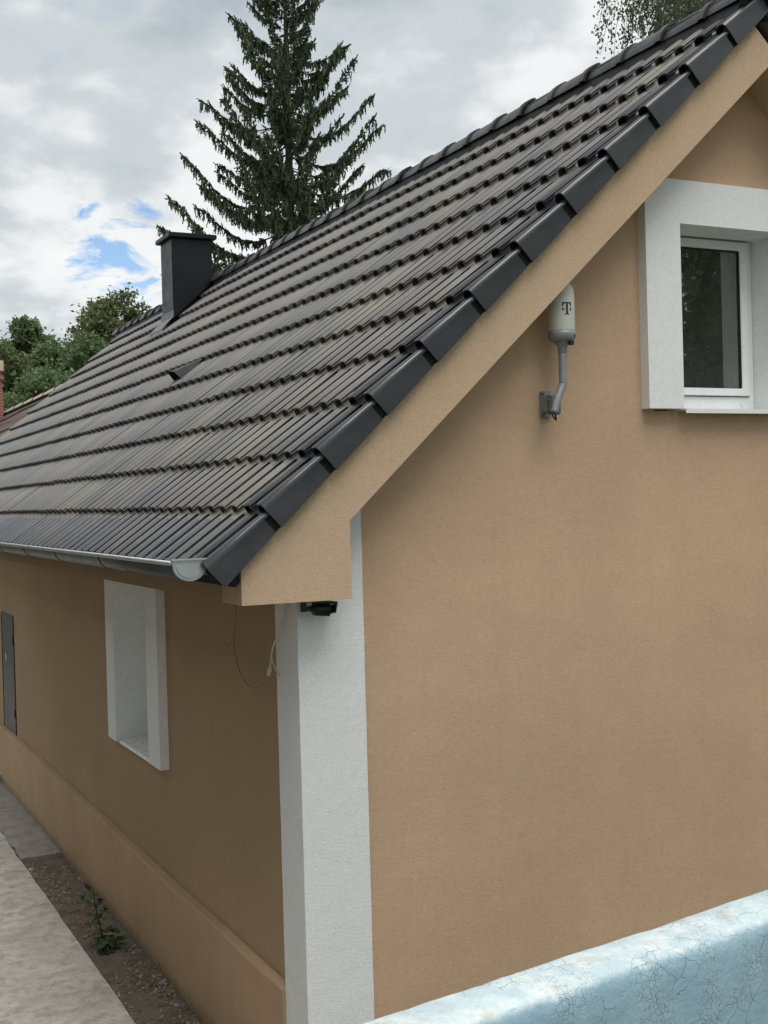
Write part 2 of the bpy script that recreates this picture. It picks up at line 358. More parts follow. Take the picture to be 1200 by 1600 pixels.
# ------------------------------------------------------------------ mesh helpers
def link(o, parent=None):
    COL.objects.link(o)
    if parent is not None: o.parent = parent
    return o
def tag(o, label, cat, group=None, kind=None):
    if label: o['label'] = label
    if cat: o['category'] = cat
    if group: o['group'] = group
    if kind: o['kind'] = kind
    return o
def empty(name, loc=(0, 0, 0), parent=None):
    o = bpy.data.objects.new(name, None); o.location = loc; o.empty_display_size = 0.2
    return link(o, parent)
def mesh_of(name, verts, faces, mat, smooth=False):
    me = bpy.data.meshes.new(name); me.from_pydata([tuple(v) for v in verts], [], [tuple(f) for f in faces]); me.materials.append(mat)
    if smooth: me.polygons.foreach_set('use_smooth', [True]*len(me.polygons))
    me.update(); return me
def obj(name, verts, faces, mat, parent=None, smooth=False, loc=None):
    o = bpy.data.objects.new(name, mesh_of(name, verts, faces, mat, smooth))
    if loc is not None: o.location = loc
    return link(o, parent)
def np_mesh(name, V, F, mat, smooth=False):
    """many quads at once"""
    me = bpy.data.meshes.new(name); V = np.asarray(V, np.float32); F = np.asarray(F, np.int32)
    k = F.shape[1]; me.vertices.add(len(V)); me.vertices.foreach_set('co', V.ravel())
    me.loops.add(F.size); me.loops.foreach_set('vertex_index', F.ravel())
    me.polygons.add(len(F)); me.polygons.foreach_set('loop_start', np.arange(0, F.size, k, dtype=np.int32))
    if smooth: me.polygons.foreach_set('use_smooth', np.ones(len(F), bool))
    me.materials.append(mat); me.update(); me.validate(); return me
def bm_obj(name, bm, mat, parent=None, smooth=False, loc=None):
    bmesh.ops.recalc_face_normals(bm, faces=bm.faces)
    me = bpy.data.meshes.new(name); bm.to_mesh(me); bm.free(); me.materials.append(mat)
    if smooth: me.polygons.foreach_set('use_smooth', [True]*len(me.polygons))
    o = bpy.data.objects.new(name, me)
    if loc is not None: o.location = loc
    return link(o, parent)
def add_box(bm, a, b):
    x0, y0, z0 = a; x1, y1, z1 = b
    v = [bm.verts.new(p) for p in ((x0,y0,z0),(x1,y0,z0),(x1,y1,z0),(x0,y1,z0),(x0,y0,z1),(x1,y0,z1),(x1,y1,z1),(x0,y1,z1))]
    for f in ((0,3,2,1),(4,5,6,7),(0,1,5,4),(1,2,6,5),(2,3,7,6),(3,0,4,7)): bm.faces.new([v[i] for i in f])
def box(name, a, b, mat, parent=None, bev=0.0, loc=None):
    bm = bmesh.new(); add_box(bm, a, b)
    if bev: bmesh.ops.bevel(bm, geom=bm.edges[:], offset=bev, segments=2, affect='EDGES')
    return bm_obj(name, bm, mat, parent, loc=loc)
def prism(name, poly, axis, a, b, mat, parent=None, bev=0.0):
    """polygon of (p, q) pushed along an axis; axis 'y' takes (x, z), 'x' takes (y, z), 'z' takes (x, y)"""
    bm = bmesh.new()
    def mk(p, q, t): return {'y': (p, t, q), 'x': (t, p, q), 'z': (p, q, t)}[axis]
    A = [bm.verts.new(mk(p, q, a)) for p, q in poly]; B = [bm.verts.new(mk(p, q, b)) for p, q in poly]
    bm.faces.new(A); bm.faces.new(B[::-1])
    for i in range(len(poly)):
        j = (i+1) % len(poly); bm.faces.new([A[i], B[i], B[j], A[j]])
    if bev: bmesh.ops.bevel(bm, geom=bm.edges[:], offset=bev, segments=2, affect='EDGES')
    return bm_obj(name, bm, mat, parent)
def lathe(bm, prof, n=24, centre=(0, 0, 0)):
    rings = []
    for r, z in prof:
        rings.append([bm.verts.new((centre[0]+r*math.cos(2*math.pi*i/n), centre[1]+r*math.sin(2*math.pi*i/n), centre[2]+z)) for i in range(n)])
    for a, b in zip(rings, rings[1:]):
        for i in range(n): bm.faces.new([a[i], a[(i+1) % n], b[(i+1) % n], b[i]])
    bm.faces.new(rings[0][::-1]); bm.faces.new(rings[-1])
def tube(bm, pts, radii, n=8):
    pts = [Vector(p) for p in pts]; rings = []
    if isinstance(radii, (int, float)): radii = [radii]*len(pts)
    ref = Vector((0.31, 0.77, 0.55))
    for i, p in enumerate(pts):
        t = (pts[min(i+1, len(pts)-1)] - pts[max(i-1, 0)]).normalized()
        a = t.cross(ref).normalized(); b = t.cross(a)
        rings.append([bm.verts.new(p + (a*math.cos(2*math.pi*k/n) + b*math.sin(2*math.pi*k/n))*radii[i]) for k in range(n)])
    for a, b in zip(rings, rings[1:]):
        for k in range(n): bm.faces.new([a[k], a[(k+1) % n], b[(k+1) % n], b[k]])
    bm.faces.new(rings[0][::-1]); bm.faces.new(rings[-1])
def curve_pts(ctrl, n=8):
    P = [Vector(p) for p in ctrl]; P = [P[0]*2-P[1]] + P + [P[-1]*2-P[-2]]; res = []
    for i in range(1, len(P)-2):
        for k in range(n):
            t = k/n; a, b, c, d = P[i-1:i+3]
            res.append(0.5*((2*b) + (c-a)*t + (2*a-5*b+4*c-d)*t*t + (3*b-a-3*c+d)*t**3))
    res.append(P[-2]); return res

# ================================================================== SETTING
g = obj('ground', [(-400, -400, -0.06), (400, -400, -0.06), (400, 400, -0.06), (-400, 400, -0.06)], [(0, 1, 2, 3)], M_ground)
tag(g, 'grassy ground around the tan house', 'ground', kind='structure')

def sheet(name, x0, x1, y0, y1, z, depth, mat, nx, ny, amp, edge=0.006, seed=0):
    """an uneven concrete sheet with its own thickness and slightly ragged edges"""
    r = np.random.default_rng(seed); V = []; F = []
    xs = np.linspace(x0, x1, nx+1); ys = np.linspace(y0, y1, ny+1)
    idx = {}
    for i, x in enumerate(xs):
        for j, y in enumerate(ys):
            e = i in (0, nx) or j in (0, ny)
            dx = r.normal(0, edge) if e else 0; dy = r.normal(0, edge) if e else 0
            zz_ = z + amp*(math.sin(x*5.1+y*1.7+seed) + math.sin(y*3.3-x*2.2))*0.5 + r.normal(0, amp*0.25) - (0.004 if e else 0)
            idx[i, j] = len(V); V.append((x+dx, y+dy, zz_))  # ragged edge
    for i in range(nx):
        for j in range(ny): F.append((idx[i, j], idx[i+1, j], idx[i+1, j+1], idx[i, j+1]))
    loop = [idx[i, 0] for i in range(nx+1)] + [idx[nx, j] for j in range(1, ny+1)] + [idx[i, ny] for i in range(nx-1, -1, -1)] + [idx[0, j] for j in range(ny-1, 0, -1)]
    base = len(V)
    for k in loop: V.append((V[k][0], V[k][1], z-depth))
    m = len(loop)
    for k in range(m): F.append((loop[k], base+k, base+(k+1) % m, loop[(k+1) % m]))
    o = obj(name, V, F, mat); return o
o = sheet('concrete_path', -2.6, -0.340, -1.5, 16.0, 0.012, 0.14, M_path, 14, 110, 0.004, 0.0028, 3)
tag(o, 'worn pale concrete path running along the side wall', 'path', kind='structure')
o = sheet('concrete_slab', -0.330, 0.02, 5.07, 7.92, 0.016, 0.12, M_slab, 5, 26, 0.004, 0.009, 5)
tag(o, 'grey concrete slab between path and wall', 'slab', kind='structure')
o = sheet('doorstep', -0.40, 0.02, 7.97, 9.6, 0.085, 0.16, M_path, 4, 14, 0.003, 0.006, 8)
tag(o, 'pale low step beyond the concrete slab', 'step', kind='structure')
o = sheet('soil_strip', -0.36, 0.06, -1.4, 5.12, -0.012, 0.05, M_soil, 16, 150, 0.010, 0.0, 9)
tag(o, 'strip of bare soil between path and side wall', 'soil', kind='structure')

def debris(name, n, smin, smax, mat, flat, seed):
    r = np.random.default_rng(seed); V = []; F = []
    for _ in range(n):
        y = r.uniform(0.6, 5.05); x = r.uniform(-0.335, 0.0)
        if math.sin(y*2.9+seed)+math.sin(y*7.3+x*9)+1.2*math.sin(x*17+y*1.3) < r.uniform(-1.2, 1.6): continue
        s = r.uniform(smin, smax)*r.uniform(0.6, 1.0); a = r.uniform(0, 6.28)
        ca, sa = math.cos(a), math.sin(a); el = r.uniform(1.2, 2.6) if flat else r.uniform(1.0, 1.7)
        if not flat and r.random() < .03: s *= 2.4
        h = s*(0.12 if flat else r.uniform(0.35, 0.7)); z = -0.012 + 0.005*(math.sin(x*5.1+y*1.7+9)+math.sin(y*3.3-x*2.2)) + r.uniform(-0.002, 0.006)
        b = len(V)
        for k in range(5):
            t = 6.283*k/5 + r.uniform(-0.3, 0.3); q = r.uniform(0.75, 1.1)
            lx, ly = s*q*el*math.cos(t), s*q*math.sin(t); V.append((x+lx*ca-ly*sa, y+lx*sa+ly*ca, z - s*0.2))
        for k in range(5):
            q = r.uniform(0.5, 0.8); p = V[b+k]; V.append((x+(p[0]-x)*q, y+(p[1]-y)*q, z+h*r.uniform(0.8, 1.2)))
        F += [(b+k, b+(k+1) % 5, b+5+(k+1) % 5, b+5+k) for k in range(5)] + [tuple(b+5+k for k in range(5))]
    return obj(name, V, F, mat)
o = debris('pebbles', 2600, 0.003, 0.011, M_stone, False, 21)
tag(o, 'small pebbles and mortar chips scattered on the soil strip', 'pebbles', kind='stuff')
o = debris('leaf_litter', 2400, 0.005, 0.014, M_litter, True, 22)
tag(o, 'dry leaf litter and twigs scattered on the soil strip', 'leaf litter', kind='stuff')

# ================================================================== THE HOUSE
house = empty('house')
tag(house, 'tan rendered house with dark tiled roof and white corner pilaster', 'house')
XR, ZR = 2.4513, 2.9445 + H
XE = 2*XR                                     # mirrored side
D = 0.2071; OE = 0.3193                       # gable overhang, eaves overhang
YB = 14.2
def y_end(x): return 12.3 + max(0.0, 2.1-x)*0.95        # the roof meets the next property at a slant
XP = XR + 0.11                                # the bargeboard's lower edge peaks a little past the ridge
ZPK = 0.7249 + H + (XP - 0.5947)*math.tan(TH)
def z_soff(x):
    if x <= XP: return 0.7249 + H + (x - 0.5947)*math.tan(TH)
    zr_ = 0.7249 + H + (0.1642 - 0.5947)*math.tan(TH)
    return ZPK + (zr_ - ZPK)*(x - XP)/(XE - 0.1642 - XP)
def plane_z(x, n): return ZN + (min(x, XE-x) - XN)*math.tan(TH) + n/CT      # n measured square to the slope

# gable wall, with its window opening
WX0, WX1, WZ0, WZ1 = 1.955, 2.925, 0.815+H, 1.86+H
gx0, gx1 = 0.03, XE-0.03
top = lambda x: z_soff(x) + 0.06
V = [(gx0, .03, -0.3), (WX0, .03, -0.3), (WX1, .03, -0.3), (gx1, .03, -0.3),
     (WX0, .03, WZ0), (WX1, .03, WZ0), (WX0, .03, WZ1), (WX1, .03, WZ1),
     (gx0, .03, top(gx0)), (WX0, .03, top(WX0)), (XP, .03, top(XP)), (WX1, .03, top(WX1)), (gx1, .03, top(gx1)), (XP, .03, WZ1)]
F = [(0, 1, 4, 6, 9, 8), (1, 2, 5, 4), (2, 3, 12, 11, 7, 5), (6, 13, 10, 9), (13, 7, 11, 10)]
Vb = [(x, .30, z) for x, y, z in V]; n0 = len(V)
F2 = [tuple(n0+i for i in reversed(f)) for f in F] + [(4, n0+4, n0+5, 5)[::-1], (6, n0+6, n0+4, 4)[::-1], (5, n0+5, n0+7, 7)[::-1], (7, n0+7, n0+13, n0+6, 6, 13)]
obj('gable_wall', V+Vb, F+F2, M_tan, house)
# side wall with its window opening
SY0, SY1, SZ0, SZ1 = 2.26, 3.20, -1.135+H, -0.09+H
V = [(.03, .06, -0.3), (.03, SY0, -0.3), (.03, SY1, -0.3), (.03, YB, -0.3), (.03, SY0, SZ0), (.03, SY1, SZ0), (.03, SY0, SZ1), (.03, SY1, SZ1),
     (.03, .06, H+0.3), (.03, SY0, H+0.3), (.03, SY1, H+0.3), (.03, YB, H+0.3)]
F = [(0, 8, 9, 6, 4, 1), (1, 4, 5, 2), (2, 5, 7, 10, 11, 3), (6, 9, 10, 7)]
Vb = [(.33, y, z) for x, y, z in V]; n0 = len(V)
F2 = [tuple(n0+i for i in reversed(f)) for f in F] + [(4, n0+4, n0+5, 5), (6, n0+6, n0+4, 4), (5, n0+5, n0+7, 7), (7, n0+7, n0+6, 6)]
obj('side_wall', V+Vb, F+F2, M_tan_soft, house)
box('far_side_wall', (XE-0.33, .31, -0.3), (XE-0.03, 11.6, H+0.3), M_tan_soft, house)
# back gable
bm = bmesh.new(); xs_ = [0.34, 1.2, 2.1, XR, XE-0.34]; cols_ = []
for x in xs_:
    yy = y_end(x) - 0.6; zt_ = plane_z(x, -0.3)
    cols_.append([bm.verts.new(p) for p in ((x, yy, -0.3), (x, yy, zt_), (x, yy-0.2, zt_), (x, yy-0.2, -0.3))])
for p, q in zip(cols_, cols_[1:]):
    for i in range(4): bm.faces.new([p[i], p[(i+1) % 4], q[(i+1) % 4], q[i]])
bm.faces.new(cols_[0]); bm.faces.new(cols_[-1])
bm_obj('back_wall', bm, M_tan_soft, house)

# corner pilaster: an L of white render, 3 cm proud of both walls, running up behind the eaves return
PW, PS = 0.3128, 0.258
bm = bmesh.new()
poly = [(0, 0), (PW, 0), (PW, .045), (.045, .045), (.045, PS), (0, PS)]
zt = [H+0.1, z_soff(PW)+.02, z_soff(PW)+.02, H+0.1, H+0.1, H+0.1]
A = [bm.verts.new((x, y, -0.2)) for x, y in poly]; nseg = 26
rings = [A]
for k in range(1, nseg+1):
    t = k/nseg
    rings.append([bm.verts.new((x + 0.0006*math.sin(k*1.9+i), y + 0.0005*math.sin(k*2.3+i*1.7), -0.2 + (z+0.2)*t)) for i, ((x, y), z) in enumerate(zip(poly, zt))])
for a, b in zip(rings, rings[1:]):
    for i in range(6): bm.faces.new([a[i], a[(i+1) % 6], b[(i+1) % 6], b[i]])
bm.faces.new(rings[-1]); bm.faces.new(A[::-1])
bm_obj('corner_pilaster', bm, M_white, house)

# plinth of the side wall with a sloping ledge, its arris a little wavy
PZ = -1.7638 + H
V = []; F = []; ny = 90
for j in range(ny+1):
    y = PS + 0.002 + (7.96-PS)*j/ny
    w = 0.004*math.sin(y*2.1) + 0.003*math.sin(y*5.3+1) + rng.normal(0, 0.0012)
    V += [(-0.0159+w*0.5, y, -0.2), (-0.0159+w*0.5, y, PZ-0.012+w), (-0.010+w*0.5, y, PZ-0.003+w), (0.031, y, PZ+0.006+w*0.6), (0.031, y, -0.2)]
for j in range(ny):
    for k in range(4): F.append((5*j+k, 5*j+5+k, 5*j+6+k, 5*j+1+k))
F += [(0, 1, 2, 3, 4), tuple(5*ny+k for k in (4, 3, 2, 1, 0))]
obj('plinth', V, F, M_plinth, house)
box('far_plinth', (-0.004, 7.965, -0.2), (0.031, YB, PZ-0.02), M_plinth, house)

# gable bargeboard with its return at the eaves, and the boxed eaves behind it
N_B = -0.14
bl_ = []
poly = [(-OE, H), (0.1642, H), (0.1642, z_soff(0.1642)), (XP, ZPK), (XE-0.1642, z_soff(0.1642)), (XE-0.1642, H), (XE+OE, H),
        (XE+OE, plane_z(-OE, N_B)), (XR, plane_z(XR, N_B)), (-OE, plane_z(-OE, N_B))]
bm = bmesh.new()
A = [bm.verts.new((x, -D, z)) for x, z in poly]; B = [bm.verts.new((x, 0.0295, z)) for x, z in poly]
for L in (A, B):
    for f in ((0, 1, 2, 9), (2, 3, 8, 9), (3, 4, 7, 8), (4, 5, 6, 7)): bm.faces.new([L[i] for i in f])
for i in range(len(poly)):
    j = (i+1) % len(poly); bm.faces.new([A[i], B[i], B[j], A[j]])
bm_obj('bargeboard', bm, M_barge, house)
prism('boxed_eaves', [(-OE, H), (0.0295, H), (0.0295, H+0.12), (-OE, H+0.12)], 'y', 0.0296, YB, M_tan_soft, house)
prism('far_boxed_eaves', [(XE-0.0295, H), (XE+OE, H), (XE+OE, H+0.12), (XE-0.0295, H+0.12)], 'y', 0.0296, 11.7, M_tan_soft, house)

# ------------------------------------------------------------------ roof
nD = -0.15
bm = bmesh.new()
for mir in (0, 1):
    f = (lambda x: XE-x) if mir else (lambda x: x)
    a = [(-0.34, nD), (2.1, nD), (XR, nD), (XR, nD-0.03), (2.1, nD-0.03), (-0.34, nD-0.03)]
    pv = [(f(x), plane_z(x, n)) for x, n in a]
    P0 = [bm.verts.new((x, -0.19, z)) for x, z in pv]; P1 = [bm.verts.new((x, y_end(x)-0.25, z)) for x, z in pv]
    for i in range(6):
        j = (i+1) % 6
        if i != 2: bm.faces.new([P0[i], P0[j], P1[j], P1[i]])
    bm.faces.new(P0); bm.faces.new(P1)
roof = bm_obj('roof', bm, M_deck, house)
# the far slope, out of sight: rolled tiling as one skin
V = []; F = []
ys = np.arange(-0.24, 12.2, ROLLS/4); ks = 13
for i in range(ks):
    for uu in (0.0, 0.335):
        for y in ys:
            n = -0.0165*(1-math.cos(2*math.pi*(y-YN)/ROLLS)) - 0.04*uu/0.335
            x = XN + (i*GAUGE+uu)*CT; x = min(x, XR); V.append((XE-x, y, plane_z(x, n)))
m = len(ys)
for i in range(2*ks-1):
    for j in range(m-1): F.append((i*m+j, i*m+j+1, (i+1)*m+j+1, (i+1)*m+j))
o = obj('far_slope_tiles', V, F, M_tile, roof, True); o['kind'] = 'stuff'

ROT = Matrix(((CT, 0, -ST), (0, 1, 0), (ST, 0, CT)))
TL = 0.40; LIFT = 0.040; AMP = 0.056; THK = 0.012
# one roll, from trough to trough: the flank towards the gable has an added undercut that shades the groove dark
ROLL = [(-.058, -AMP), (-.034, -.050), (-.020, -.036), (-.018, -.0185), (-.0385, -.0148), (-.0415, -.0120), (-.036, -.0080), (-.028, -.0044), (-.016, -.0013), (0, 0),
        (.016, -.0016), (.028, -.0056), (.038, -.0120), (.046, -.0225), (.052, -.037), (.058, -AMP)]
def sharpen(me, deg=42):
    me.set_sharp_from_angle(angle=math.radians(deg)); return me
def tile_mesh(name, mat):
    v0, v1 = -0.079, 2*ROLLS-0.079
    prof = [(v0, -AMP+0.001)] + ROLL + [(ROLLS/2-.003, -AMP), (ROLLS/2, -AMP+.007), (ROLLS/2+.003, -AMP)] + [(ROLLS+v, h) for v, h in ROLL] + [(v1+.001, -AMP-.001)]
    rows = []; V = []
    for u, dn in ((0.07, -THK), (0.0, -THK), (-0.001, -0.004), (0.004, 0.0), (0.2, 0.0), (TL, 0.0)):
        row = []
        for v, h in prof:
            row.append(len(V)); V.append((u, v, h + dn - LIFT*max(u, 0)/GAUGE))
        rows.append(row)
    F = []
    for a, b in zip(rows, rows[1:]):
        for i in range(len(prof)-1): F.append((a[i], b[i], b[i+1], a[i+1])[::-1])
    me = sharpen(mesh_of(name, V, F, mat, True))
    return me, np.array(V), F
me_tile, TV, TF = tile_mesh('roof_tile', M_tile)

def slope_point(u, v, n=0.0):
    return np.array([XN + u*CT - n*ST, YN + v, ZN + u*ST + n*CT])
NC = 12
tiles = []
for k in range(NC):
    xk = XN + k*GAUGE*CT
    yend = y_end(xk)
    m = 0
    while True:
        v = ROLLS*2 + m*ROLLS*2
        if YN + v + 0.3 > yend: break
        cen = slope_point(k*GAUGE+GAUGE/2, v+ROLLS/2)
        px, py, z = project(cen)
        quad = [project(slope_point(k*GAUGE+a*GAUGE, v+b*2*ROLLS)) for a, b in ((0, 0), (1, 0), (1, 1), (0, 1))]
        ar = 0.5*abs(sum(quad[i][0]*quad[(i+1) % 4][1]-quad[(i+1) % 4][0]*quad[i][1] for i in range(4)))
        inside = -25 < px < 1225 and -25 < py < 1625
        # taken up by the vent hood or the chimney
        tiles.append((ar if inside else 0.0, k, m, v)); m += 1
tiles.sort(key=lambda t: -t[0])
sV, sF = [], []
TVa = TV.copy()
Rn = np.array(ROT)
for i, (ar, k, m, v) in enumerate(tiles):
    ju, jv, jn = rnd.gauss(0, .0022), rnd.gauss(0, .0012), rnd.gauss(0, .0012)
    yaw_ = rnd.gauss(0, 0.0035); pit = rnd.gauss(0, 0.003)
    base = slope_point(k*GAUGE + ju, v + jv, jn)
    Rm = ROT @ Matrix.Rotation(yaw_, 3, 'Z') @ Matrix.Rotation(pit, 3, 'Y')
    if i < 300 and ar > 0:
        o = bpy.data.objects.new('roof_tile', me_tile)
        o.matrix_local = Matrix.Translation(base) @ Rm.to_4x4()
        COL.objects.link(o); o.parent = roof
    else:
        b0 = sum(len(q) for q in sV)
        sV.append(TVa @ np.array(Rm).T + base); sF += [tuple(b0+q for q in f) for f in TF]
o = obj('distant_roof_tiles', np.vstack(sV), sF, M_tile, roof, True); o['kind'] = 'stuff'; sharpen(o.data)

# verge tiles: one roll more and a deep flap over the bargeboard
def verge_mesh():
    r = 0.030; CUT = GAUGE-0.030                         # the flap stops short of the next tile's nose
    prof = [(-r+0.010, -0.132, 1), (-r, -0.132, 1), (-r, -0.085, 1), (-r, -0.032, 1)]
    for a in (15, 32, 50, 68): prof.append((-r*math.cos(math.radians(a)), -r + r*math.sin(math.radians(a)), 0))
    prof += [(v, h, 0) for v, h in ROLL if v >= 0] + [(ROLLS/2, -AMP, 0)] + [(ROLLS+v, h, 0) for v, h in ROLL] + [(ROLLS+.088, -AMP, 0)]
    V = []; rows = []
    for u, dn in ((0.07, -THK), (0.0, -THK), (-0.001, -0.004), (0.004, 0.0), (0.2, 0.0), (CUT, 0.0), (TL, 0.0)):
        row = []
        for v, h, flap in prof:
            drop = LIFT*max(u, 0)/GAUGE; vv, hh = v, h + dn - drop
            if v < 0:
                wgt = min(1.0, -h/0.03)
                vv = v + wgt*(0.016*max(u, 0)/GAUGE + (0.012 if dn == -THK else 0))
                hh = h + dn*(1-wgt) - (drop if h > -.1 else 0)
            row.append(len(V)); V.append((u, vv, hh))
        rows.append(row)
    F = []
    for q, (a, b) in enumerate(zip(rows, rows[1:])):
        for i in range(len(prof)-1):
            if q == 5 and prof[i][2]: continue
            F.append((a[i], b[i], b[i+1], a[i+1])[::-1])
    return sharpen(mesh_of('verge_tile', V, F, M_verge, True))
me_v = verge_mesh()
for k in range(NC):
    o = bpy.data.objects.new('verge_tile', me_v)
    base = slope_point(k*GAUGE + rnd.gauss(0, .0025), 0.0 + rnd.gauss(0, .0015), rnd.gauss(0, .001))
    o.matrix_local = Matrix.Translation(base) @ (ROT @ Matrix.Rotation(rnd.gauss(0, 0.003), 3, 'Z')).to_4x4()
    COL.objects.link(o); o.parent = roof

prism('verge_shade_strip', [(XN+.10, plane_z(XN+.10, -.045)), (XR-.05, plane_z(XR-.05, -.045)), (XR-.05, plane_z(XR-.05, -.128)), (XN+.10, plane_z(XN+.10, -.128))], 'y', -.228, -.2095, M_deck, roof)  # dark strip added behind the flaps so their gaps show as black shade
# ridge: caps with a collar, over a black ventilating roll
RR = 0.084
def ridge_mesh():
    V = []; F = []; n = 14
    stn = [(0.0, 0.012, 0), (0.0, 0.014, 1), (0.045, 0.014, 1), (0.048, 0.004, 1), (0.40, -0.006, 1)]
    rows = []
    for y, dr, full in stn:
        row = []
        for i in range(n+1):
            a = math.radians(6 + 168*i/n); rr = RR + dr - (0.012 if not full else 0)
            row.append(len(V)); V.append((rr*1.22*math.cos(a), y, rr*0.95*math.sin(a) - (0.040*abs(math.cos(a)))))
        rows.append(row)
    for a, b in zip(rows, rows[1:]):
        for i in range(n): F.append((a[i], a[i+1], b[i+1], b[i]))
    me = mesh_of('ridge_tile', V, F, M_ridge, True)
    at = me.attributes.new('sharp_edge', 'BOOLEAN', 'EDGE')
    rs = [set(r_) for r_ in rows]
    at.data.foreach_set('value', [any(e.vertices[0] in q and e.vertices[1] in q for q in (rs[1], rs[2], rs[3])) for e in me.edges])
    return me
me_r = ridge_mesh()
yj = 1.007 - 0.343*4 + 0.11
j = 0
while yj + 0.343 < 12.45:
    o = bpy.data.objects.new('ridge_tile', me_r)
    o.location = (XR + rnd.gauss(0, .003), yj - 0.05, ZR - RR*0.95 - 0.006 + rnd.gauss(0, .003)); o.rotation_euler = (rnd.gauss(0.012, .004), rnd.gauss(0, .012), rnd.gauss(0, .006))
    COL.objects.link(o); o.parent = roof; yj += 0.343
prism('ridge_ventilation_roll', [(XR-0.105, ZR-0.185), (XR+0.105, ZR-0.185), (XR+0.07, ZR-0.05), (XR-0.07, ZR-0.05)], 'y', -0.20, 12.25, M_rubber, roof)

# vent hood between the tiles
def vent():
    hu, hv, hh = 0.34, 0.24, 0.105
    pts_ = [(0, 0, -.05), (0, hv, -.05), (0, hv*0.80, hh*0.86), (0, hv*0.5, hh), (0, hv*0.20, hh*0.86), (hu, hv*0.9, -.05), (hu, hv*0.1, -.05), (hu*0.98, hv*0.5, -.02),
            (0.03, hv*0.08, -.05), (0.03, hv*0.92, -.05), (0.03, hv*0.75, hh*0.7), (0.03, hv*0.5, hh*0.84), (0.03, hv*0.25, hh*0.7)]
    F_ = [(0, 4, 7, 6), (4, 3, 7), (3, 2, 7), (2, 1, 5, 7), (0, 8, 12, 4), (4, 12, 11, 3), (3, 11, 10, 2), (2, 10, 9, 1), (8, 9, 10, 11, 12)]
    return pts_, F_
pv, fv = vent()
o = obj('vent_tile', pv, fv, M_chim, roof)
o.matrix_local = Matrix.Translation(slope_point(5*GAUGE+0.09, 4.16 - YN, -0.03)) @ ROT.to_4x4()

# chimney clad in dark sheet metal
ch = box('chimney', (1.932, 8.04, 2.0+H), (2.386, 8.46, 3.30+H), M_chim, house, 0.006)
bm = bmesh.new(); add_box(bm, (1.888, 7.988, 3.302+H), (2.430, 8.515, 3.350+H))
bmesh.ops.bevel(bm, geom=bm.edges[:], offset=0.006, segments=2, affect='EDGES')
for v in bm.verts:
    if v.co.z > 3.34+H: v.co.z += 0.02*(1-min(1, abs(v.co.y-8.25)/0.28))
bm_obj('chimney_cap', bm, M_chim, ch)
# apron flashing round its foot
def pz(x, n): return plane_z(x, n)
V = [(1.79, 8.00, pz(1.79, .012)), (1.79, 8.50, pz(1.79, .012)), (1.925, 8.49, pz(1.925, .02)), (1.925, 8.01, pz(1.925, .02)), (1.927, 8.01, pz(1.925, .07)), (1.927, 8.49, pz(1.925, .07)),
     (1.785, 8.00, pz(1.785, -.03)), (1.785, 8.50, pz(1.785, -.03))]
obj('chimney_apron', V, [(0, 1, 2, 3), (3, 2, 5, 4), (6, 7, 1, 0)], M_lead, ch)
V = [(1.93, 8.035, pz(1.93, .09)), (2.392, 8.035, pz(2.392, .09)), (2.392, 8.035, pz(2.392, .0)), (1.93, 8.035, pz(1.93, .0)), (1.93, 7.95, pz(1.93, .012)), (2.392, 7.95, pz(2.392, .012))]
obj('chimney_side_flashing', V, [(0, 1, 2, 3), (3, 2, 5, 4)], M_chim, ch)

# ------------------------------------------------------------------ gutter
GX, GZ, GR = -0.531, 0.181+H, 0.068
V = []; F = []; n = 16; ysg = [-0.20, 1.0, 3.0, 5.0, 8.0, YB-0.2]
for y in ysg:
    for i in range(n+1):
        a = math.pi + math.pi*i/n; V.append((GX+GR*math.cos(a), y, GZ+GR*math.sin(a) - (y+0.2)*0.001))
    for i in range(n+1):
        a = 2*math.pi - math.pi*i/n; V.append((GX+(GR-.004)*math.cos(a), y, GZ+(GR-.004)*math.sin(a) - (y+0.2)*0.001))
m = 2*(n+1)
for j in range(len(ysg)-1):
    for i in range(m): F.append((j*m+i, j*m+(i+1) % m, (j+1)*m+(i+1) % m, (j+1)*m+i))
F += [tuple(range(m))[::-1]]
gut = obj('gutter', V, F, M_gutter, house, True)
bm = bmesh.new(); tube(bm, [(GX-GR-.004, -0.205, GZ+.002), (GX-GR-.004, YB-0.2, GZ+.002-.015)], 0.009, 10)
bm_obj('gutter_bead', bm, M_zinc, gut, True)
bm = bmesh.new()
for q, yy in ((0, -0.212), (1, -0.203)):
    pass
ring = [(GX+(GR+.002)*math.cos(math.pi+math.pi*i/20), GZ+(GR+.002)*math.sin(math.pi+math.pi*i/20)) for i in range(21)]
ring = [(GX-GR-.002, GZ+.010)] + ring + [(GX+GR+.002, GZ+.010)]
prism('gutter_end_cap', ring, 'y', -0.214, -0.201, M_zinc, gut, 0.002)
ring = [(GX+(GR-.010)*math.cos(math.pi+math.pi*i/20), GZ-.004+(GR-.014)*math.sin(math.pi+math.pi*i/20)) for i in range(21)]
prism('gutter_end_dish', ring, 'y', -0.2175, -0.2142, M_zinc, gut, 0.0015)
box('gutter_end_rim', (GX-GR-.008, -0.222, GZ+.0102), (GX+GR+.006, -0.1985, GZ+.018), M_zinc, gut, 0.002)
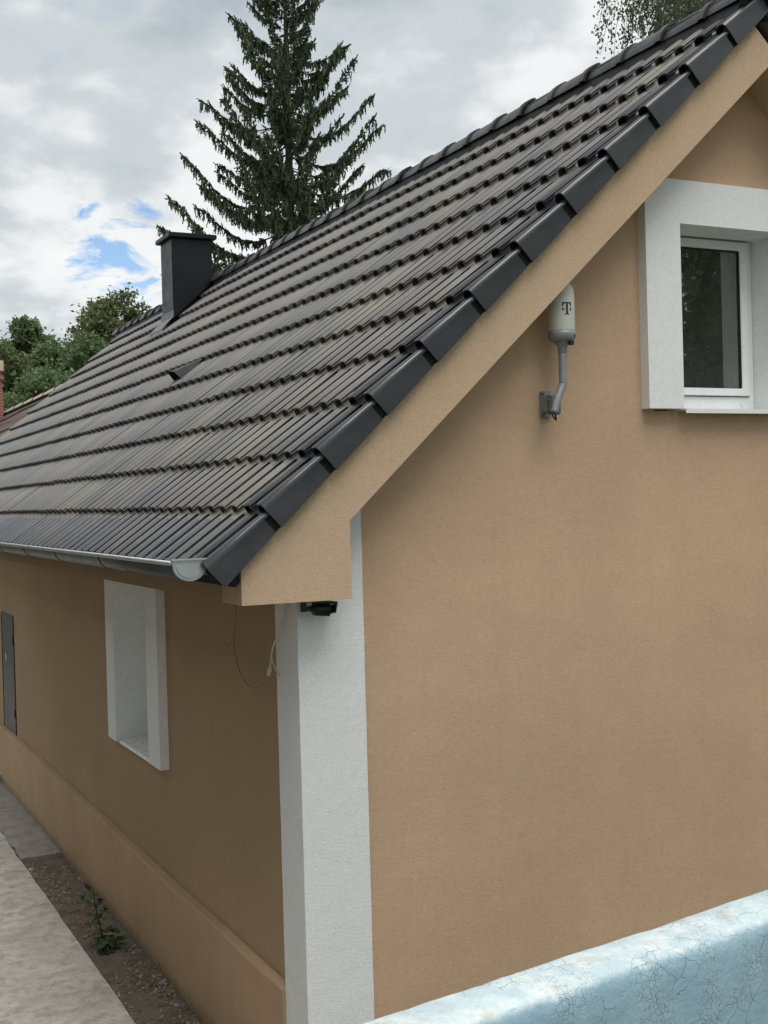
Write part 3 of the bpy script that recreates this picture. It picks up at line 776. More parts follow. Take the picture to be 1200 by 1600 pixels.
def bracket(y, mat, w=0.012, th=0.004):
    bm = bmesh.new(); pr = []
    for k in range(15):
        a = math.pi*0.97 + math.pi*1.03*k/14
        pr.append((math.cos(a), math.sin(a)))
    vs = []
    for c, s in pr:
        vs.append([bm.verts.new((GX+(GR+o_)*c, y+dy, GZ+(GR+o_)*s - (y+.2)*.001)) for o_, dy in ((.0005, -w), (th, -w), (th, w), (.0005, w))])
    for a, b in zip(vs, vs[1:]):
        for i in range(4): bm.faces.new([a[i], a[(i+1) % 4], b[(i+1) % 4], b[i]])
    bm.faces.new(vs[0][::-1]); bm.faces.new(vs[-1])
    return bm_obj('gutter_bracket', bm, mat, gut)
for yb in (1.04, 2.08, 3.02, 3.98, 4.95, 5.95, 6.95, 7.95): bracket(yb, M_gutter)
bracket(0.576, M_gutter, 0.004, 0.0025)

# ------------------------------------------------------------------ gable window
def u_surround(name, x0, x1, xi0, xi1, z0, z1, zi1, y0, y1, mat, parent):
    poly = [(x0, z0), (xi0, z0), (xi0, zi1), (xi1, zi1), (xi1, z0), (x1, z0), (x1, z1), (x0, z1)]
    bm = bmesh.new()
    A = [bm.verts.new((x, y0, z)) for x, z in poly]; B = [bm.verts.new((x, y1, z)) for x, z in poly]
    for L in (A, B):
        for f in ((0, 1, 2, 7), (2, 3, 6, 7), (3, 4, 5, 6)): bm.faces.new([L[i] for i in f])
    for i in range(8):
        j_ = (i+1) % 8; bm.faces.new([A[i], B[i], B[j_], A[j_]])
    return bm_obj(name, bm, mat, parent)
gw = empty('gable_window', (0, 0, 0), house)
FY = -0.0328
OX0, OX1, OZ0, OZ1 = 2.0964, 2.780, 0.826+H, 1.7446+H
u_surround('window_surround', 1.8808, 2.996, OX0, OX1, 0.8226+H, 1.962+H, OZ1, FY, 0.215, M_white_soft, gw)
def ring_frame(name, x0, x1, z0, z1, wl, wr, wb, wt, y0, y1, mat, parent, bev=0.003):
    bm = bmesh.new()
    o_ = [(x0, z0), (x1, z0), (x1, z1), (x0, z1)]; i_ = [(x0+wl, z0+wb), (x1-wr, z0+wb), (x1-wr, z1-wt), (x0+wl, z1-wt)]
    vv = [[bm.verts.new((x, y, z)) for x, z in L] for y in (y0, y1) for L in (o_, i_)]
    for k in range(4):
        l = (k+1) % 4
        bm.faces.new([vv[0][k], vv[0][l], vv[1][l], vv[1][k]]); bm.faces.new([vv[2][k], vv[3][k], vv[3][l], vv[2][l]])
        bm.faces.new([vv[0][k], vv[2][k], vv[2][l], vv[0][l]]); bm.faces.new([vv[1][k], vv[1][l], vv[3][l], vv[3][k]])
    bmesh.ops.recalc_face_normals(bm, faces=bm.faces)
    if bev: bmesh.ops.bevel(bm, geom=bm.edges[:], offset=bev, segments=2, affect='EDGES')
    return bm_obj(name, bm, mat, parent)
ring_frame('window_frame', OX0+.001, OX1-.001, 0.838+H, OZ1-.001, .046, .042, .076, .012, 0.206, 0.27, M_pvc, gw)
ring_frame('sash_gap', OX0+.040, 2.741, 0.907+H, 1.738+H, .01, .01, .01, .01, 0.200, 0.2055, M_rubber, gw, 0)
ring_frame('window_sash', OX0+.044, 2.737, 0.912+H, 1.734+H, .051, .051, .040, .046, 0.190, 0.25, M_pvc, gw)
ring_frame('pane_seal', OX0+.092, 2.689, 0.950+H, 1.691+H, .010, .010, .006, .010, 0.196, 0.230, M_rubber, gw, 0)
obj('pane', [(OX0+.095, .205, .952+H), (2.687, .205, .952+H), (2.687, .205, 1.688+H), (OX0+.095, .205, 1.688+H)], [(0, 1, 2, 3)], M_glass, gw)
# outer sill, slightly sloping, between the legs of the surround
prism('window_sill', [(FY-.012, .800+H), (FY-.012, .8222+H), (.206, .837+H), (.206, .824+H), (FY-.006, .8130+H), (FY-.006, .800+H)], 'x', OX0+.003, OX1-.003, M_pvc, gw)
bm = bmesh.new(); lathe(bm, [(0.008, 0), (0.008, .004), (.005, .007)], 12)
bmesh.ops.rotate(bm, verts=bm.verts[:], cent=(0, 0, 0), matrix=Matrix.Rotation(math.pi/2, 3, 'X'))
bm_obj('drain_cap', bm, M_pvc, gw, True, (2.69, 0.2055, 0.868+H))
# the dim room behind
bm = bmesh.new(); add_box(bm, (1.86, .305, .35+H), (3.05, 2.2, 1.90+H))
bmesh.ops.delete(bm, geom=[f for f in bm.faces if f.calc_center_median().y < .31], context='FACES')
bm_obj('room', bm, M_room, gw)
# ------------------------------------------------------------------ side window, deep in its reveal
sw = empty('side_window', (0, 0, 0), house)
def swap(o_):
    me = o_.data
    for v in me.vertices: v.co = (v.co.y, v.co.x, v.co.z)
    me.flip_normals(); me.update(); return o_
SB, ST_ = -1.127+H, -0.155+H
swap(u_surround('window_surround', 2.1029, 3.3438, 2.3493, 3.1295, SB, -0.0025+H, ST_, -0.0233, 0.27, M_white_soft, sw))
swap(ring_frame('window_frame', 2.3503, 3.1285, SB+.02, ST_-.001, .05, .05, .05, .05, .235, .29, M_pvc, sw))
swap(ring_frame('window_sash', 2.40, 3.08, SB+.07, ST_-.05, .05, .05, .05, .05, .225, .275, M_pvc, sw))
obj('pane', [(.25, 2.44, SB+.1), (.25, 3.04, SB+.1), (.25, 3.04, ST_-.09), (.25, 2.44, ST_-.09)], [(0, 1, 2, 3)], M_glass, sw)
prism('window_sill', [(-.004, SB-.012), (-.004, SB+.012), (.232, SB+.028), (.232, SB)], 'y', 2.3523, 3.1265, M_pvc, sw)
bm = bmesh.new(); add_box(bm, (.335, 1.7, -1.4+H), (1.8, 3.8, H-.02))
bmesh.ops.delete(bm, geom=[f for f in bm.faces if f.calc_center_median().x < .34], context='FACES')
bm_obj('room', bm, M_room, sw)

# ================================================================== THINGS ON THE HOUSE
# meter cabinet in the side wall
mc = empty('meter_cabinet', (0.03, 7.6, 0.55))
tag(mc, 'tall dark grey metal cabinet door in the side wall above the plinth', 'cabinet')
zc = H - 0.55
swap_box = lambda nm, a, b, mt, bev=0.0: box(nm, a, b, mt, mc, bev)
o = ring_frame('cabinet_frame', -.35, .35, -1.805+zc, -.615+zc, .022, .022, .022, .022, -.010, .02, M_cab, mc, 0.002); swap(o)
box('cabinet_door', (-.006, -.326, -1.781+zc), (.012, .326, -.639+zc), M_cab, mc, 0.003)
box('cabinet_lock', (-.012, .075, -1.085+zc), (-.0062, .115, -1.015+zc), M_antw, mc, 0.002)
for zh in (-.85, -1.55): box('cabinet_hinge', (-.018, -.342, zh-.04+zc), (-.0102, -.322, zh+.04+zc), M_cab, mc, 0.002)

# antenna on its bracket
AN = (1.328, 0.03, 0.836+H)
an = empty('mobile_antenna', AN)
tag(an, 'off white cylindrical antenna on a bent grey mast bolted to the gable wall', 'antenna')
AXX, AXY = 0.006, -0.118                              # mast axis, from the wall bracket
R = 0.062
bm = bmesh.new(); lathe(bm, [(R*.985, .335), (R, .338), (R, .50), (R*.97, .522), (R*.86, .543), (R*.66, .558), (R*.35, .567), (.004, .570)], 36, (AXX, AXY, 0))
bm_obj('radome', bm, M_antw, an, True)
bm = bmesh.new(); lathe(bm, [(.046, .286), (.056, .291), (.062, .303), (.064, .318), (.064, .3345)], 32, (AXX, AXY, 0))
cup = bm_obj('radome_base', bm, M_antg, an, True)
bm = bmesh.new(); lathe(bm, [(.020, .232), (.021, .238), (.022, .262), (.030, .277), (.041, .2865)], 24, (AXX, AXY, 0))
bm_obj('neck', bm, M_antg, an, True)
for a in (-60, 20):
    bm = bmesh.new(); lathe(bm, [(.007, 0), (.007, .004), (.004, .006)], 10)
    bmesh.ops.rotate(bm, verts=bm.verts[:], cent=(0, 0, 0), matrix=Matrix.Rotation(math.pi/2, 3, 'Y'))
    bmesh.ops.rotate(bm, verts=bm.verts[:], cent=(0, 0, 0), matrix=Matrix.Rotation(math.radians(a), 3, 'Z'))
    bm_obj('screw', bm, M_antd, an, True, (AXX+.0625*math.cos(math.radians(a)), AXY+.0625*math.sin(math.radians(a)), .314))
bm = bmesh.new(); add_box(bm, (AXX+.010, AXY-.049, .268), (AXX+.032, AXY-.034, .285)); bm_obj('dark_slot', bm, M_rubber, an)
mast = curve_pts([(AXX-.004, AXY+.01, -.03), (AXX+.002, AXY+.002, .03), (AXX+.002, AXY, .09), (AXX, AXY, .14), (AXX, AXY, .24)], 6)
mast = curve_pts([(-.052, AXY-.004, -.045), (-.030, AXY-.002, .020), (AXX-.006, AXY, .080), (AXX, AXY, .108), (AXX, AXY, .24)], 6)
bm = bmesh.new(); tube(bm, mast, 0.0195, 16); bm_obj('mast', bm, M_antg, an, True)
box('wall_plate', (-.052, -.016, -.060), (.006, -.001, .066), M_antg, an, 0.004)
box('bracket_arm', (-.048, -.085, -.036), (-.014, -.0165, .042), M_antg, an, 0.004)
box('clamp', (-.070, -.125, -.052), (-.012, -.0855, .036), M_antd, an, 0.006)
for zq in (-.03, .015):
    bm = bmesh.new(); tube(bm, [(-.076, -.106, zq), (-.006, -.106, zq)], .006, 8); bm_obj('clamp_bolt', bm, M_antd, an, True)
for zq in (-.045, .055):
    bm = bmesh.new(); tube(bm, [(-.044, -.026, zq), (-.044, -.0165, zq)], .008, 8); bm_obj('plate_bolt', bm, M_antd, an, True)
bm = bmesh.new(); tube(bm, curve_pts([(-.03, -.10, -.05), (-.028, -.102, -.068), (-.022, -.09, -.074), (-.02, -.06, -.05)], 6), .004, 8)
bm_obj('feed_cable', bm, M_rubber, an, True)
# the letter printed on the radome, wrapped round it
def wrap(poly, r=R+.0006, a0=-100):
    n_ = len(poly); V_ = []
    for x, z in poly:
        a = math.radians(a0) + x/r; V_.append((AXX+r*math.cos(a), AXY+r*math.sin(a), z))
    return V_
bm = bmesh.new()
zc0 = .405; sc_ = 0.058
def rect(x0, z0, x1, z1, nseg=6):
    for i in range(nseg):
        xa, xb = x0+(x1-x0)*i/nseg, x0+(x1-x0)*(i+1)/nseg
        q = wrap([(xa*sc_, zc0+z0*sc_), (xb*sc_, zc0+z0*sc_), (xb*sc_, zc0+z1*sc_), (xa*sc_, zc0+z1*sc_)])
        bm.faces.new([bm.verts.new(p) for p in q])
def tri(ps):
    q = wrap([(x*sc_, zc0+z*sc_) for x, z in ps]); bm.faces.new([bm.verts.new(p) for p in q])
rect(-.40, .90, .40, 1.0); rect(-.095, .08, .095, .899, 2); rect(-.22, 0, .22, .079, 3)
tri([(-.40, .899), (-.40, .62), (-.345, .62), (-.27, .80), (-.16, .899)]); tri([(.40, .899), (.16, .899), (.27, .80), (.345, .62), (.40, .62)])
rect(-.42, .34, -.24, .52, 2); rect(.24, .34, .42, .52, 2)
bm_obj('printed_letter', bm, M_mark, an)

# surveillance camera under the eaves return
cc = empty('surveillance_camera', (0.0, -0.09, H))
tag(cc, 'small black bullet camera hanging under the eaves return by the pilaster', 'camera')
bm = bmesh.new(); lathe(bm, [(.022, -.010), (.022, -.0005)], 20, (-.006, 0, 0)); bm_obj('mount', bm, M_black, cc, True)
box('bracket', (-.018, -.012, -.052), (.004, .012, -.010), M_black, cc, 0.003)
bm = bmesh.new(); tube(bm, [(-.006, 0, -.042), (.022, 0, -.040), (.035, 0, -.042)], [.011, .010, .016], 12); bm_obj('joint', bm, M_black, cc, True)
bm = bmesh.new(); add_box(bm, (.028, -.030, -.078), (.118, .030, -.018))
bmesh.ops.bevel(bm, geom=bm.edges[:], offset=.012, segments=3, affect='EDGES')
for v in bm.verts:
    t = (v.co.x-.028)/.09
    if v.co.z < -.06: v.co.z += .010*(1-t)
bm_obj('housing', bm, M_black, cc, True)
prism('sun_shield', [(.040, -.016), (.138, -.0155), (.133, -.030), (.128, -.062), (.124, -.064), (.127, -.024), (.040, -.0185)], 'y', -.034, .034, M_black, cc, 0.0015)
bm = bmesh.new(); lathe(bm, [(.020, 0), (.020, .004)], 20)
bmesh.ops.rotate(bm, verts=bm.verts[:], cent=(0, 0, 0), matrix=Matrix.Rotation(math.pi/2, 3, 'Y')); bm_obj('lens', bm, M_rubber, cc, False, (.1185, 0, -.048))
box('badge', (.100, -.0346, -.027), (.118, -.0342, -.024), M_antg, cc)

# loose cable hanging from the eaves corner
cbo = empty('loose_cable', (-0.03, 0.02, H))
tag(cbo, 'thin cream cable looping loosely from the eaves corner', 'cable')
off = Vector((-0.03, 0.02, 0))
def cpt(y, z, x=-.03): return (x+.03, y-.02, z)
bm = bmesh.new(); tube(bm, curve_pts([cpt(.024, .005, -.03), cpt(.11, -.13), cpt(.20, -.21), cpt(.235, -.26), cpt(.25, -.30), cpt(.262, -.335)], 6), .0045, 8); bm_obj('lead', bm, M_cable, cbo, True)
bm = bmesh.new(); tube(bm, curve_pts([cpt(.238, -.265), cpt(.222, -.295), cpt(.185, -.325), cpt(.152, -.342)], 6), [.0035]*18+[.006], 8); bm_obj('loose_end', bm, M_cable, cbo, True)
bm = bmesh.new(); tube(bm, [cpt(.258, -.318), cpt(.264, -.330), cpt(.276, -.352), cpt(.282, -.362)], [.004, .010, .010, .004], 10); bm_obj('connector', bm, M_cable, cbo, True)
bm = bmesh.new(); tube(bm, curve_pts([cpt(.282, -.362), cpt(.36, -.41), cpt(.45, -.437), cpt(.56, -.436), cpt(.64, -.40), cpt(.70, -.345), cpt(.735, -.25), cpt(.70, -.16), cpt(.69, -.06), cpt(.66, .004)], 6), .0026, 8); bm_obj('loop', bm, M_cable_shade, cbo, True)
bm = bmesh.new(); tube(bm, curve_pts([cpt(.735, -.25), cpt(.79, -.27), cpt(.83, -.28), cpt(.865, -.262)], 5), .002, 6); bm_obj('stray_wire', bm, M_cable_shade, cbo, True)

# ================================================================== FOREGROUND PARAPET
ZP = H - 0.45
pa, pb = np.array([-1.152, -3.0155]), np.array([-0.0725, -2.834])      # far top arris as seen
dv = (pb-pa)/np.linalg.norm(pb-pa); nv = np.array([dv[1], -dv[0]])
V = []; F = []
prof = [(-.002, -1.9), (-.002, -.20), (0.0, -.014), (.006, -.004), (.016, 0.0), (.045, .001), (.08, .000), (.102, -.002), (.114, -.008), (.121, -.018), (.125, -.035), (.126, -.07), (.127, -.14), (.127, -.24), (.128, -.40), (.128, -1.9)]
ss = np.linspace(-1.6, 4.0, 240)
r_ = np.random.default_rng(5)
for s in ss:
    w = 0.0028*math.sin(s*6.1)+0.002*math.sin(s*13.7+1)+0.0012*math.sin(s*41)
    for i, (t, z) in enumerate(prof):
        jj = r_.normal(0, .0008) if 1 < i < 13 else 0
        p = pa + dv*s + nv*(t + w*(0.6 if t < .06 else -.5)+jj); V.append((p[0], p[1], ZP + z + (w*0.7+jj if z > -1 else 0)))
m = len(prof)
for j in range(len(ss)-1):
    for i in range(m-1): F.append((j*m+i, j*m+i+1, (j+1)*m+i+1, (j+1)*m+i)[::-1])
F += [tuple(range(m)), tuple((len(ss)-1)*m+i for i in range(m))[::-1]]
o = obj('parapet_wall', V, F, M_par, None, True)
tag(o, 'pale blue painted parapet wall with cracked flaking white top in the foreground', 'parapet')

# ================================================================== WEED
wp = (-0.214, 2.80, -0.012)
wd = empty('weed', wp); tag(wd, 'small leafy weed growing from the soil strip by the wall', 'weed')
stem = curve_pts([(0, 0, 0), (-.01, .03, .10), (-.03, .045, .20), (-.045, .05, .30), (-.055, .045, .40)], 5)
bm = bmesh.new(); tube(bm, stem, [.0075-.005*i/(len(stem)-1) for i in range(len(stem))], 6); bm_obj('stem', bm, M_weed, wd, True)
def leaf_mesh():
    V = []; F = []; n = 6
    for i in range(n+1):
        t = i/n; w = .30*math.sin(math.pi*min(1, t*0.93+.04))**0.8*(1-.25*t); z = .18*t-.30*t*t
        V += [(t, -w, z-.03), (t, 0, z), (t, w, z-.03)]
    for i in range(n):
        for k in range(2): F.append((3*i+k, 3*i+3+k, 3*i+4+k, 3*i+1+k))
    return mesh_of('leaf', V, F, M_weed, True)
lm = leaf_mesh(); rw = random.Random(3)
for i in range(78):
    if i < 34: p = Vector((rw.gauss(.01, .04), rw.gauss(0, .05), rw.uniform(.01, .12))); s = rw.uniform(.05, .085)
    else:
        p = Vector(stem[int(rw.uniform(3, len(stem)-1))]) + Vector((rw.gauss(0, .03), rw.gauss(0, .03), rw.gauss(0, .015))); s = rw.uniform(.04, .08)
    o = bpy.data.objects.new('leaf', lm); o.location = p; o.scale = (s, s, s)
    o.rotation_euler = (rw.gauss(0, .4), rw.gauss(0, .5), rw.uniform(0, 6.28)); COL.objects.link(o); o.parent = wd

# ================================================================== TREES
def quads(C, A, B):
    """one quad per row: centre C, half axes A and B"""
    V = np.stack([C-A-B, C+A-B, C+A+B, C-A+B], 1).reshape(-1, 3)
    return V, np.arange(len(V)).reshape(-1, 4)
def unit(v): return v/np.maximum(np.linalg.norm(v, axis=-1, keepdims=True), 1e-9)
def limb_mesh(bm, a, b, r0, r1, r, sag=0.0, n=5, sides=6):
    a, b = Vector(a), Vector(b); pts_ = []
    for i in range(n+1):
        t = i/n; p = a.lerp(b, t); k = (b-a).length*0.03*(1 if 0 < i < n else 0)
        pts_.append(p + Vector((r.normal(0, k), r.normal(0, k), r.normal(0, k) - sag*math.sin(math.pi*t))))
    tube(bm, pts_, [r0+(r1-r0)*i/n for i in range(n+1)], sides); return pts_

def spruce(loc, height, slope, seed):
    r = np.random.default_rng(seed)
    root = empty('spruce_tree', loc)
    bm = bmesh.new(); tube(bm, [(0.03*math.sin(i*1.3), 0.03*math.cos(i*1.1), height*i/14) for i in range(15)], [0.21*(1-i/14.3)+.012 for i in range(15)], 10)
    tw = []                                               # twig start, direction, length, width
    z = 2.2
    while z < height-0.15:
        drop = height-z
        nb = int(r.integers(4, 6)) if drop > 1.5 else 4
        a0 = r.uniform(0, 6.28)
        for k in range(nb):
            a = a0 + 6.283*k/nb + r.normal(0, .25)
            L = min(drop*slope, 2.85)*r.uniform(0.66, 1.10) + .15
            if r.random() < .10: L *= .6
            # upper limbs climb, lower ones sag and lift again at the tip
            el = math.radians(26 - min(34, drop*3.0) + r.normal(0, 6)); droop = L*(.10 + .012*drop); tip = L*r.uniform(.12, .25)
            out_ = np.array([math.cos(a), math.sin(a), 0]); side = np.array([-math.sin(a), math.cos(a), 0])
            ts = np.linspace(0, 1, 12)
            P = [np.array([0, 0, z]) + out_*L*t*math.cos(el) + np.array([0, 0, L*t*math.sin(el) - droop*math.sin(math.pi*min(1, t*1.1)) + tip*t**3.2]) + side*L*.05*math.sin(t*3+k) for t in ts]
            tube(bm, P[::2]+[P[-1]], [max(.004, .028*min(1, L/2.5)*(1-t*.9)) for t in list(ts[::2])+[1]], 5)
            nst = max(6, int(L/0.052))
            for q in range(nst):
                t = .10 + .90*(q+r.random())/nst
                if t < .35 and r.random() < .6: continue
                p = np.array([np.interp(t, ts, [pp[c] for pp in P]) for c in range(3)])
                tang = unit(np.array([np.interp(min(1, t+.05), ts, [pp[c] for pp in P]) for c in range(3)]) - np.array([np.interp(max(0, t-.05), ts, [pp[c] for pp in P]) for c in range(3)]))
                for sgn in (-1, 1):
                    # flat spray along the limb
                    l = min(.55, .16 + .30*L*.25)*(1-t*.55)*r.uniform(.6, 1.2)
                    d = unit(tang*r.uniform(.45, .9) + side*sgn*r.uniform(.5, 1.0) + np.array([0, 0, r.normal(-.20, .18)]))
                    tw.append((p, d, l, .023))
                    m_ = 1 if r.random() < .6 else 2
                    for _ in range(m_):                   # hanging tassels
                        s = p + d*l*r.uniform(.15, 1.0); l2 = r.uniform(.07, .27)*min(1.0, .4+L*.3)
                        tw.append((s, unit(np.array([r.normal(0, .16), r.normal(0, .16), -1])), l2, .018))
                if r.random() < .6: tw.append((p, unit(tang + np.array([0, 0, .35]) + r.normal(0, .25, 3)), r.uniform(.08, .2), .018))
            tw.append((P[-1]-.08*unit(P[-1]-P[-3]), unit(P[-1]-P[-3]), .24, .026))
        z += r.uniform(.18, .33)
    for i in range(12): tw.append((np.array([0, 0, height-.3+.03*i]), unit(r.normal(0, .5, 3)+np.array([0, 0, .6])), .16, .02))
    bm_obj('trunk', bm, M_bark, root, True)
    S = np.array([t[0] for t in tw]); Dn = np.array([t[1] for t in tw]); Ln = np.array([t[2] for t in tw])[:, None]; Wd = np.array([t[3] for t in tw])[:, None]
    # each twig: crossed blades of needles with ragged width
    Vs = []; Fs = []; b0 = 0
    for rep in range(2):
        X = unit(np.cross(Dn, r.normal(0, 1, S.shape)))
        for a_, b_ in ((0.0, .42), (.34, .74), (.66, 1.0)):
            C = S + Dn*Ln*(a_+b_)/2 + r.normal(0, .006, S.shape)
            tilt = unit(Dn + X*r.normal(0, .35, (len(S), 1)))
            V, F = quads(C, tilt*Ln*(b_-a_)/2, X*Wd*r.uniform(.6, 1.25, (len(S), 1))*(1.0 if b_ < .9 else .6))
            Vs.append(V); Fs.append(F+b0); b0 += len(V)
    me = np_mesh('crown', np.vstack(Vs), np.vstack(Fs), M_needle)
    o = bpy.data.objects.new('crown', me); link(o, root); o['kind'] = 'stuff'
    return root
b = heading(459, 500, 30.0)
t = spruce((b[0], b[1], -0.05), 17.2, 0.37, 4)
tag(t, 'tall dark spruce with drooping twigs standing behind the roof', 'spruce tree')

def broadleaf(name, loc, trunk_h, blobs, leaf, nleaf, mat, bark, seed, clump=0.5, drop=0.0):
    """blobs: (x, y, z, radius) lobes of the crown from the foot; each lobe holds leaf clumps round its twigs"""
    r = np.random.default_rng(seed)
    root = empty(name, loc)
    bm = bmesh.new(); top_ = np.array([0.0, 0.0, trunk_h])
    hmax = max(q[2] for q in blobs)
    tube(bm, [(0, 0, 0), (.03, .02, trunk_h*.5), (0, 0, trunk_h), (.05, -.04, trunk_h+(hmax-trunk_h)*.6)], [hmax*.024+.05, hmax*.02+.04, hmax*.016+.03, .03], 9)
    C = []; 
    tot = sum(q[3]**2 for q in blobs)
    for (x, y, z, R_) in blobs:
        limb_mesh(bm, top_*r.uniform(.75, 1.0), (x, y, z), hmax*.010+.02, .015, r)
        nc = max(5, int(nleaf*R_**2/tot/26))
        d = unit(r.normal(0, 1, (nc, 3))); rad = R_*(r.uniform(.25, 1, (nc, 1))**.45)
        cc_ = np.array([x, y, z]) + d*rad*np.array([1, 1, .85])
        for p in cc_[:max(6, nc//7)]: limb_mesh(bm, (x, y, z-R_*.3), p, .03*R_/2+.01, .006, r, 0, 3, 4)
        for p in cc_:
            s_ = clump*r.uniform(.5, 1.25)
            m_ = int(26*r.uniform(.6, 1.5))
            C.append(p + r.normal(0, 1, (m_, 3))*np.array([s_, s_, s_*.7])*.5)
    bm_obj('trunk', bm, bark, root, True)
    C = np.vstack(C); n = len(C)
    nrm = unit(r.normal(0, 1, (n, 3)) + np.array([0, 0, .7])); A = unit(np.cross(nrm, r.normal(0, 1, (n, 3)))); B = np.cross(nrm, A)
    sz = leaf*r.uniform(.55, 1.25, (n, 1))
    V = np.stack([C-A*sz, C-B*sz*.5+A*sz*.05, C+A*sz, C+B*sz*.5+A*sz*.05], 1).reshape(-1, 3)
    me = np_mesh('crown', V, np.arange(len(V)).reshape(-1, 4), mat)
    o = bpy.data.objects.new('crown', me); link(o, root); o['kind'] = 'stuff'
    return root
def lobes(r, cx_, cz_, rx, rz, n, rad):
    res = []
    for i in range(n):
        d = unit(r.normal(0, 1, (1, 3)))[0]*r.uniform(.35, 1)**.5
        res.append((cx_+d[0]*rx, d[1]*rx, cz_+d[2]*rz, rad*r.uniform(.7, 1.2)))
    return res
r = np.random.default_rng(40)
def wood(px, py_top, dist, w, h, n, rad, leaf, nleaf, mat, seed, label, name='deciduous_tree', clump=.55):
    p = heading(px, py_top, dist); ztop = p[2]
    rr = np.random.default_rng(seed)
    L = lobes(rr, 0, ztop-h, w, h-rad*.8, n, rad)
    t_ = broadleaf(name, (p[0], p[1], -.05), max(1.5, ztop-2*h), L, leaf, nleaf, mat, M_bark, seed, clump)
    tag(t_, label, 'tree', 'leafy trees beyond the far end of the roof')
wood(176, 440, 78, 2.0, 3.2, 26, .95, .15, 15000, M_leafB, 51, 'round topped olive green tree left of the dark metal chimney')
wood(45, 484, 84, 1.5, 3.4, 15, .9, .17, 9000, M_leafA, 52, 'tallest tree at the left edge with an open lacy top')
wood(-10, 508, 80, 2.0, 3.6, 18, 1.0, .17, 11000, M_leafB, 53, 'yellowish green tree cut by the left edge above the brick chimney')
wood(96, 508, 74, 1.6, 3.3, 20, 1.0, .16, 13000, M_leafA, 54, 'dense mid green tree between the lacy tree and the round topped tree')
wood(60, 562, 60, 2.6, 2.6, 22, .9, .14, 16000, M_leafA, 55, 'low dark tree just above the brown neighbouring roof')
wood(150, 515, 66, 1.5, 2.7, 18, .85, .14, 12000, M_leafA, 56, 'dark tree below the round topped tree, touching the roof end')

# weeping birch beyond the ridge
def birch(loc, height, seed):
    r = np.random.default_rng(seed); root = empty('birch_tree', loc); bm = bmesh.new()
    tube(bm, [(.05*math.sin(i), .04*math.cos(i*1.3), height*i/10) for i in range(11)], [.15*(1-i/10.5)+.01 for i in range(11)], 9)
    C = []
    for k in range(46):
        z0 = height*r.uniform(.45, .97); a = r.uniform(0, 6.28); L = (1-abs(z0/height-.66)*1.4)*2.5*r.uniform(.6, 1.05)
        o_ = np.array([math.cos(a), math.sin(a), 0])
        e = np.array([0, 0, z0]) + o_*L + np.array([0, 0, L*.35])
        pts_ = limb_mesh(bm, (0, 0, z0), e, .024, .006, r, -.12, 6, 5)
        for p in pts_[2:]:
            for _ in range(6):
                s = np.array(p) + r.normal(0, .14, 3); hl = r.uniform(.5, 1.5); w = r.normal(0, .10, 2)
                E_ = s + np.array([w[0]+o_[0]*.15, w[1]+o_[1]*.15, -hl])
                tube(bm, [s, (s+E_)/2 + np.array([o_[0]*.06, o_[1]*.06, 0]), E_], [.006, .005, .003], 4)
                nl = int(hl*52); t = r.uniform(.1, 1, (nl, 1))
                C.append(s + (E_-s)*t + np.array([o_[0], o_[1], 0])*.12*np.sin(t*3.14) + r.normal(0, .045, (nl, 3)))
    bm_obj('trunk', bm, M_barkb, root, True)
    C = np.vstack(C); n = len(C); nrm = unit(r.normal(0, 1, (n, 3))); A = unit(np.array([0, 0, -1]) + r.normal(0, .5, (n, 3))); B = unit(np.cross(A, nrm))
    sz = r.uniform(.024, .042, (n, 1))
    V = np.stack([C-A*sz, C-B*sz*.62, C+A*sz*1.1, C+B*sz*.62], 1).reshape(-1, 3)
    o = bpy.data.objects.new('crown', np_mesh('crown', V, np.arange(len(V)).reshape(-1, 4), M_leafC)); link(o, root); o['kind'] = 'stuff'
    return root
b = heading(1140, 400, 24.0)
t = birch((b[0], b[1], -.05), 16.2, 8)
tag(t, 'birch with hanging twigs showing above the ridge at upper right', 'birch tree')

# trees across the garden behind the viewer, seen only as reflections in the gable window
for i, (x, y, hh) in enumerate(((13.5, -13.5, 11.0), (17.5, -11.0, 12.5), (10.5, -17.5, 12.0), (20.0, -18.0, 13.0))):
    rr = np.random.default_rng(70+i)
    t = broadleaf('garden_tree', (x, y, -.05), 2.2, lobes(rr, 0, hh*.56, 2.4, hh*.40, 22, 1.15), .075, 30000, M_leafA if i % 2 else M_leafB, M_bark, 70+i, .6)
    tag(t, 'leafy garden tree %s, mirrored in the gable window pane' % ('nearest the gable window', 'on the right of the garden group', 'on the left of the garden group', 'farthest from the house')[i], 'tree', 'garden trees mirrored in the gable window')

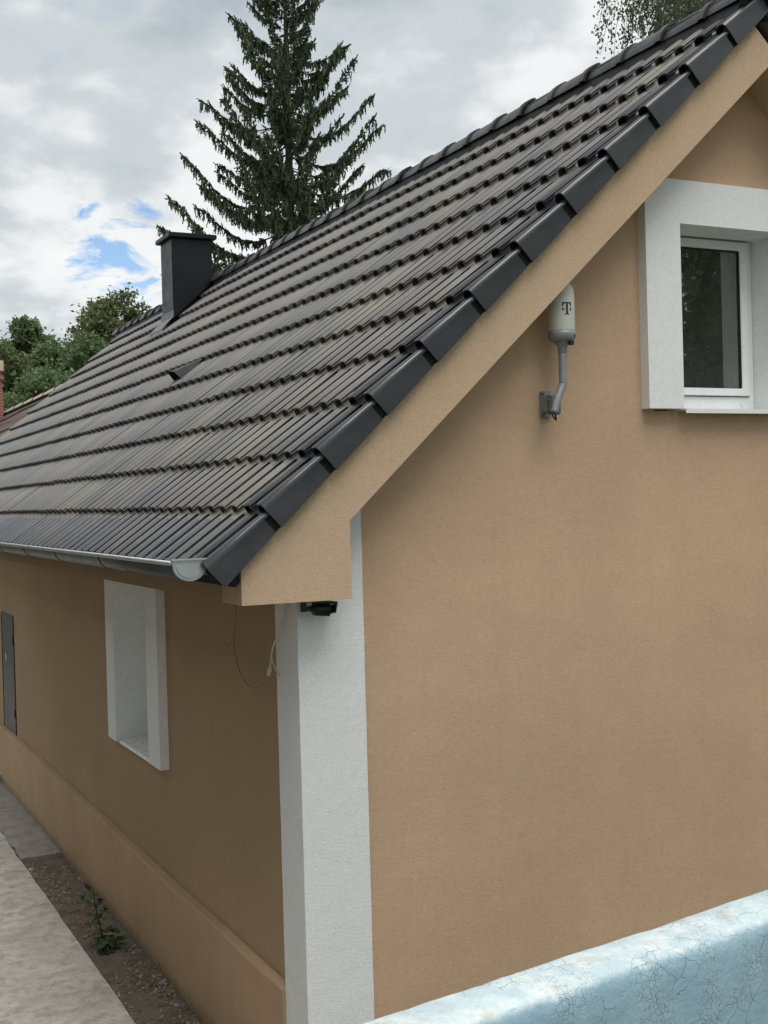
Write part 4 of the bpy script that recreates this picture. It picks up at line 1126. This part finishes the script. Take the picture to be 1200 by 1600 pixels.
# ================================================================== NEIGHBOURING HOUSE
nx, nz = 2.45, 2.51+H
nh = empty('neighbour_house', (nx, 16.0, 0)); tag(nh, 'low neighbouring house with brown tiled roof past the far end of the roof', 'house')
box('wall', (-3.0, -.35, -.05), (3.0, 12.0, nz-3.0), plain('neighbour_render', (0.42, 0.36, 0.28), .9), nh)
bm = bmesh.new(); cN, sN = CT, ST; ncs = 12
for mir in (1, -1):
    rows = []
    for i in range(ncs):
        for uu, lift in ((0.0, .035), (.40, 0.0)):
            u = i*.40 + uu
            rows.append([bm.verts.new((-mir*(u*cN - lift*sN*0), y, nz - .06 - u*sN + (lift if uu else 0.0))) for y in (-.5, 12.2)])
    for a, b_ in zip(rows, rows[1:]): bm.faces.new([a[0], a[1], b_[1], b_[0]])
nroof = bm_obj('roof', bm, M_nroof, nh)
for i in range(12):
    bm = bmesh.new(); n = 8; y0 = -.5 + i*1.0
    ringsr = []
    for y, rr in ((y0, .115), (y0+.99, .10)):
        ringsr.append([bm.verts.new((rr*math.cos(math.pi*k/n), y, nz-.09+rr*.8*math.sin(math.pi*k/n))) for k in range(n+1)])
    for k in range(n): bm.faces.new([ringsr[0][k], ringsr[0][k+1], ringsr[1][k+1], ringsr[1][k]])
    bm_obj('ridge_tile', bm, M_cream, nroof, True)
# dark snow-guard rails and a cable running across the brown tiles
for u, sag in ((.55, .0), (1.15, .0), (1.75, .0)):
    bm = bmesh.new(); tube(bm, [(-u*cN-.03, y, nz-u*sN+.03+.02*math.sin(y*1.1+u)) for y in np.linspace(-.4, 12, 24)], .022, 6)
    bm_obj('roof_rail', bm, M_black, nroof, True)
nc = empty('chimney', (0, 0, 0), nh)
cx0 = 1.99-nx
box('brick_stack', (cx0-.40, 5.6, nz-1.6), (cx0+.33, 6.1, nz+.78), M_brick, nc)
box('chimney_collar', (cx0-.44, 5.56, nz+.60), (cx0+.365, 6.14, nz+.70), M_brick, nc, .01)
box('chimney_cap', (cx0-.46, 5.54, nz+.781), (cx0+.36, 6.16, nz+1.0), M_cream, nc, .01)

# ================================================================== HOUSE ADDED TO BLOCK SKY LIGHT FROM THE SIDE WALL (beyond the left edge of the view)
oh = empty('sky_blocker_house', (-6.2, 2.0, 0)); tag(oh, 'plain rendered house added beyond the left edge to shade the side wall', 'house')
M_ow = plain('weathered_grey_render', (0.26, 0.23, 0.18), .95, 0, .12, 2, .3, 60)
prism('wall', [(-2.6, -.06), (2.6, -.06), (2.6, 4.6), (0, 6.6), (-2.6, 4.6)], 'y', -4.6, 5.2, M_ow, oh)
for sg in (-1, 1):
    prism('roof_slope', [(sg*3.0, 4.36), (sg*3.0, 4.48), (0, 6.80), (0, 6.66)], 'y', -4.9, 5.5, M_nroof, oh)
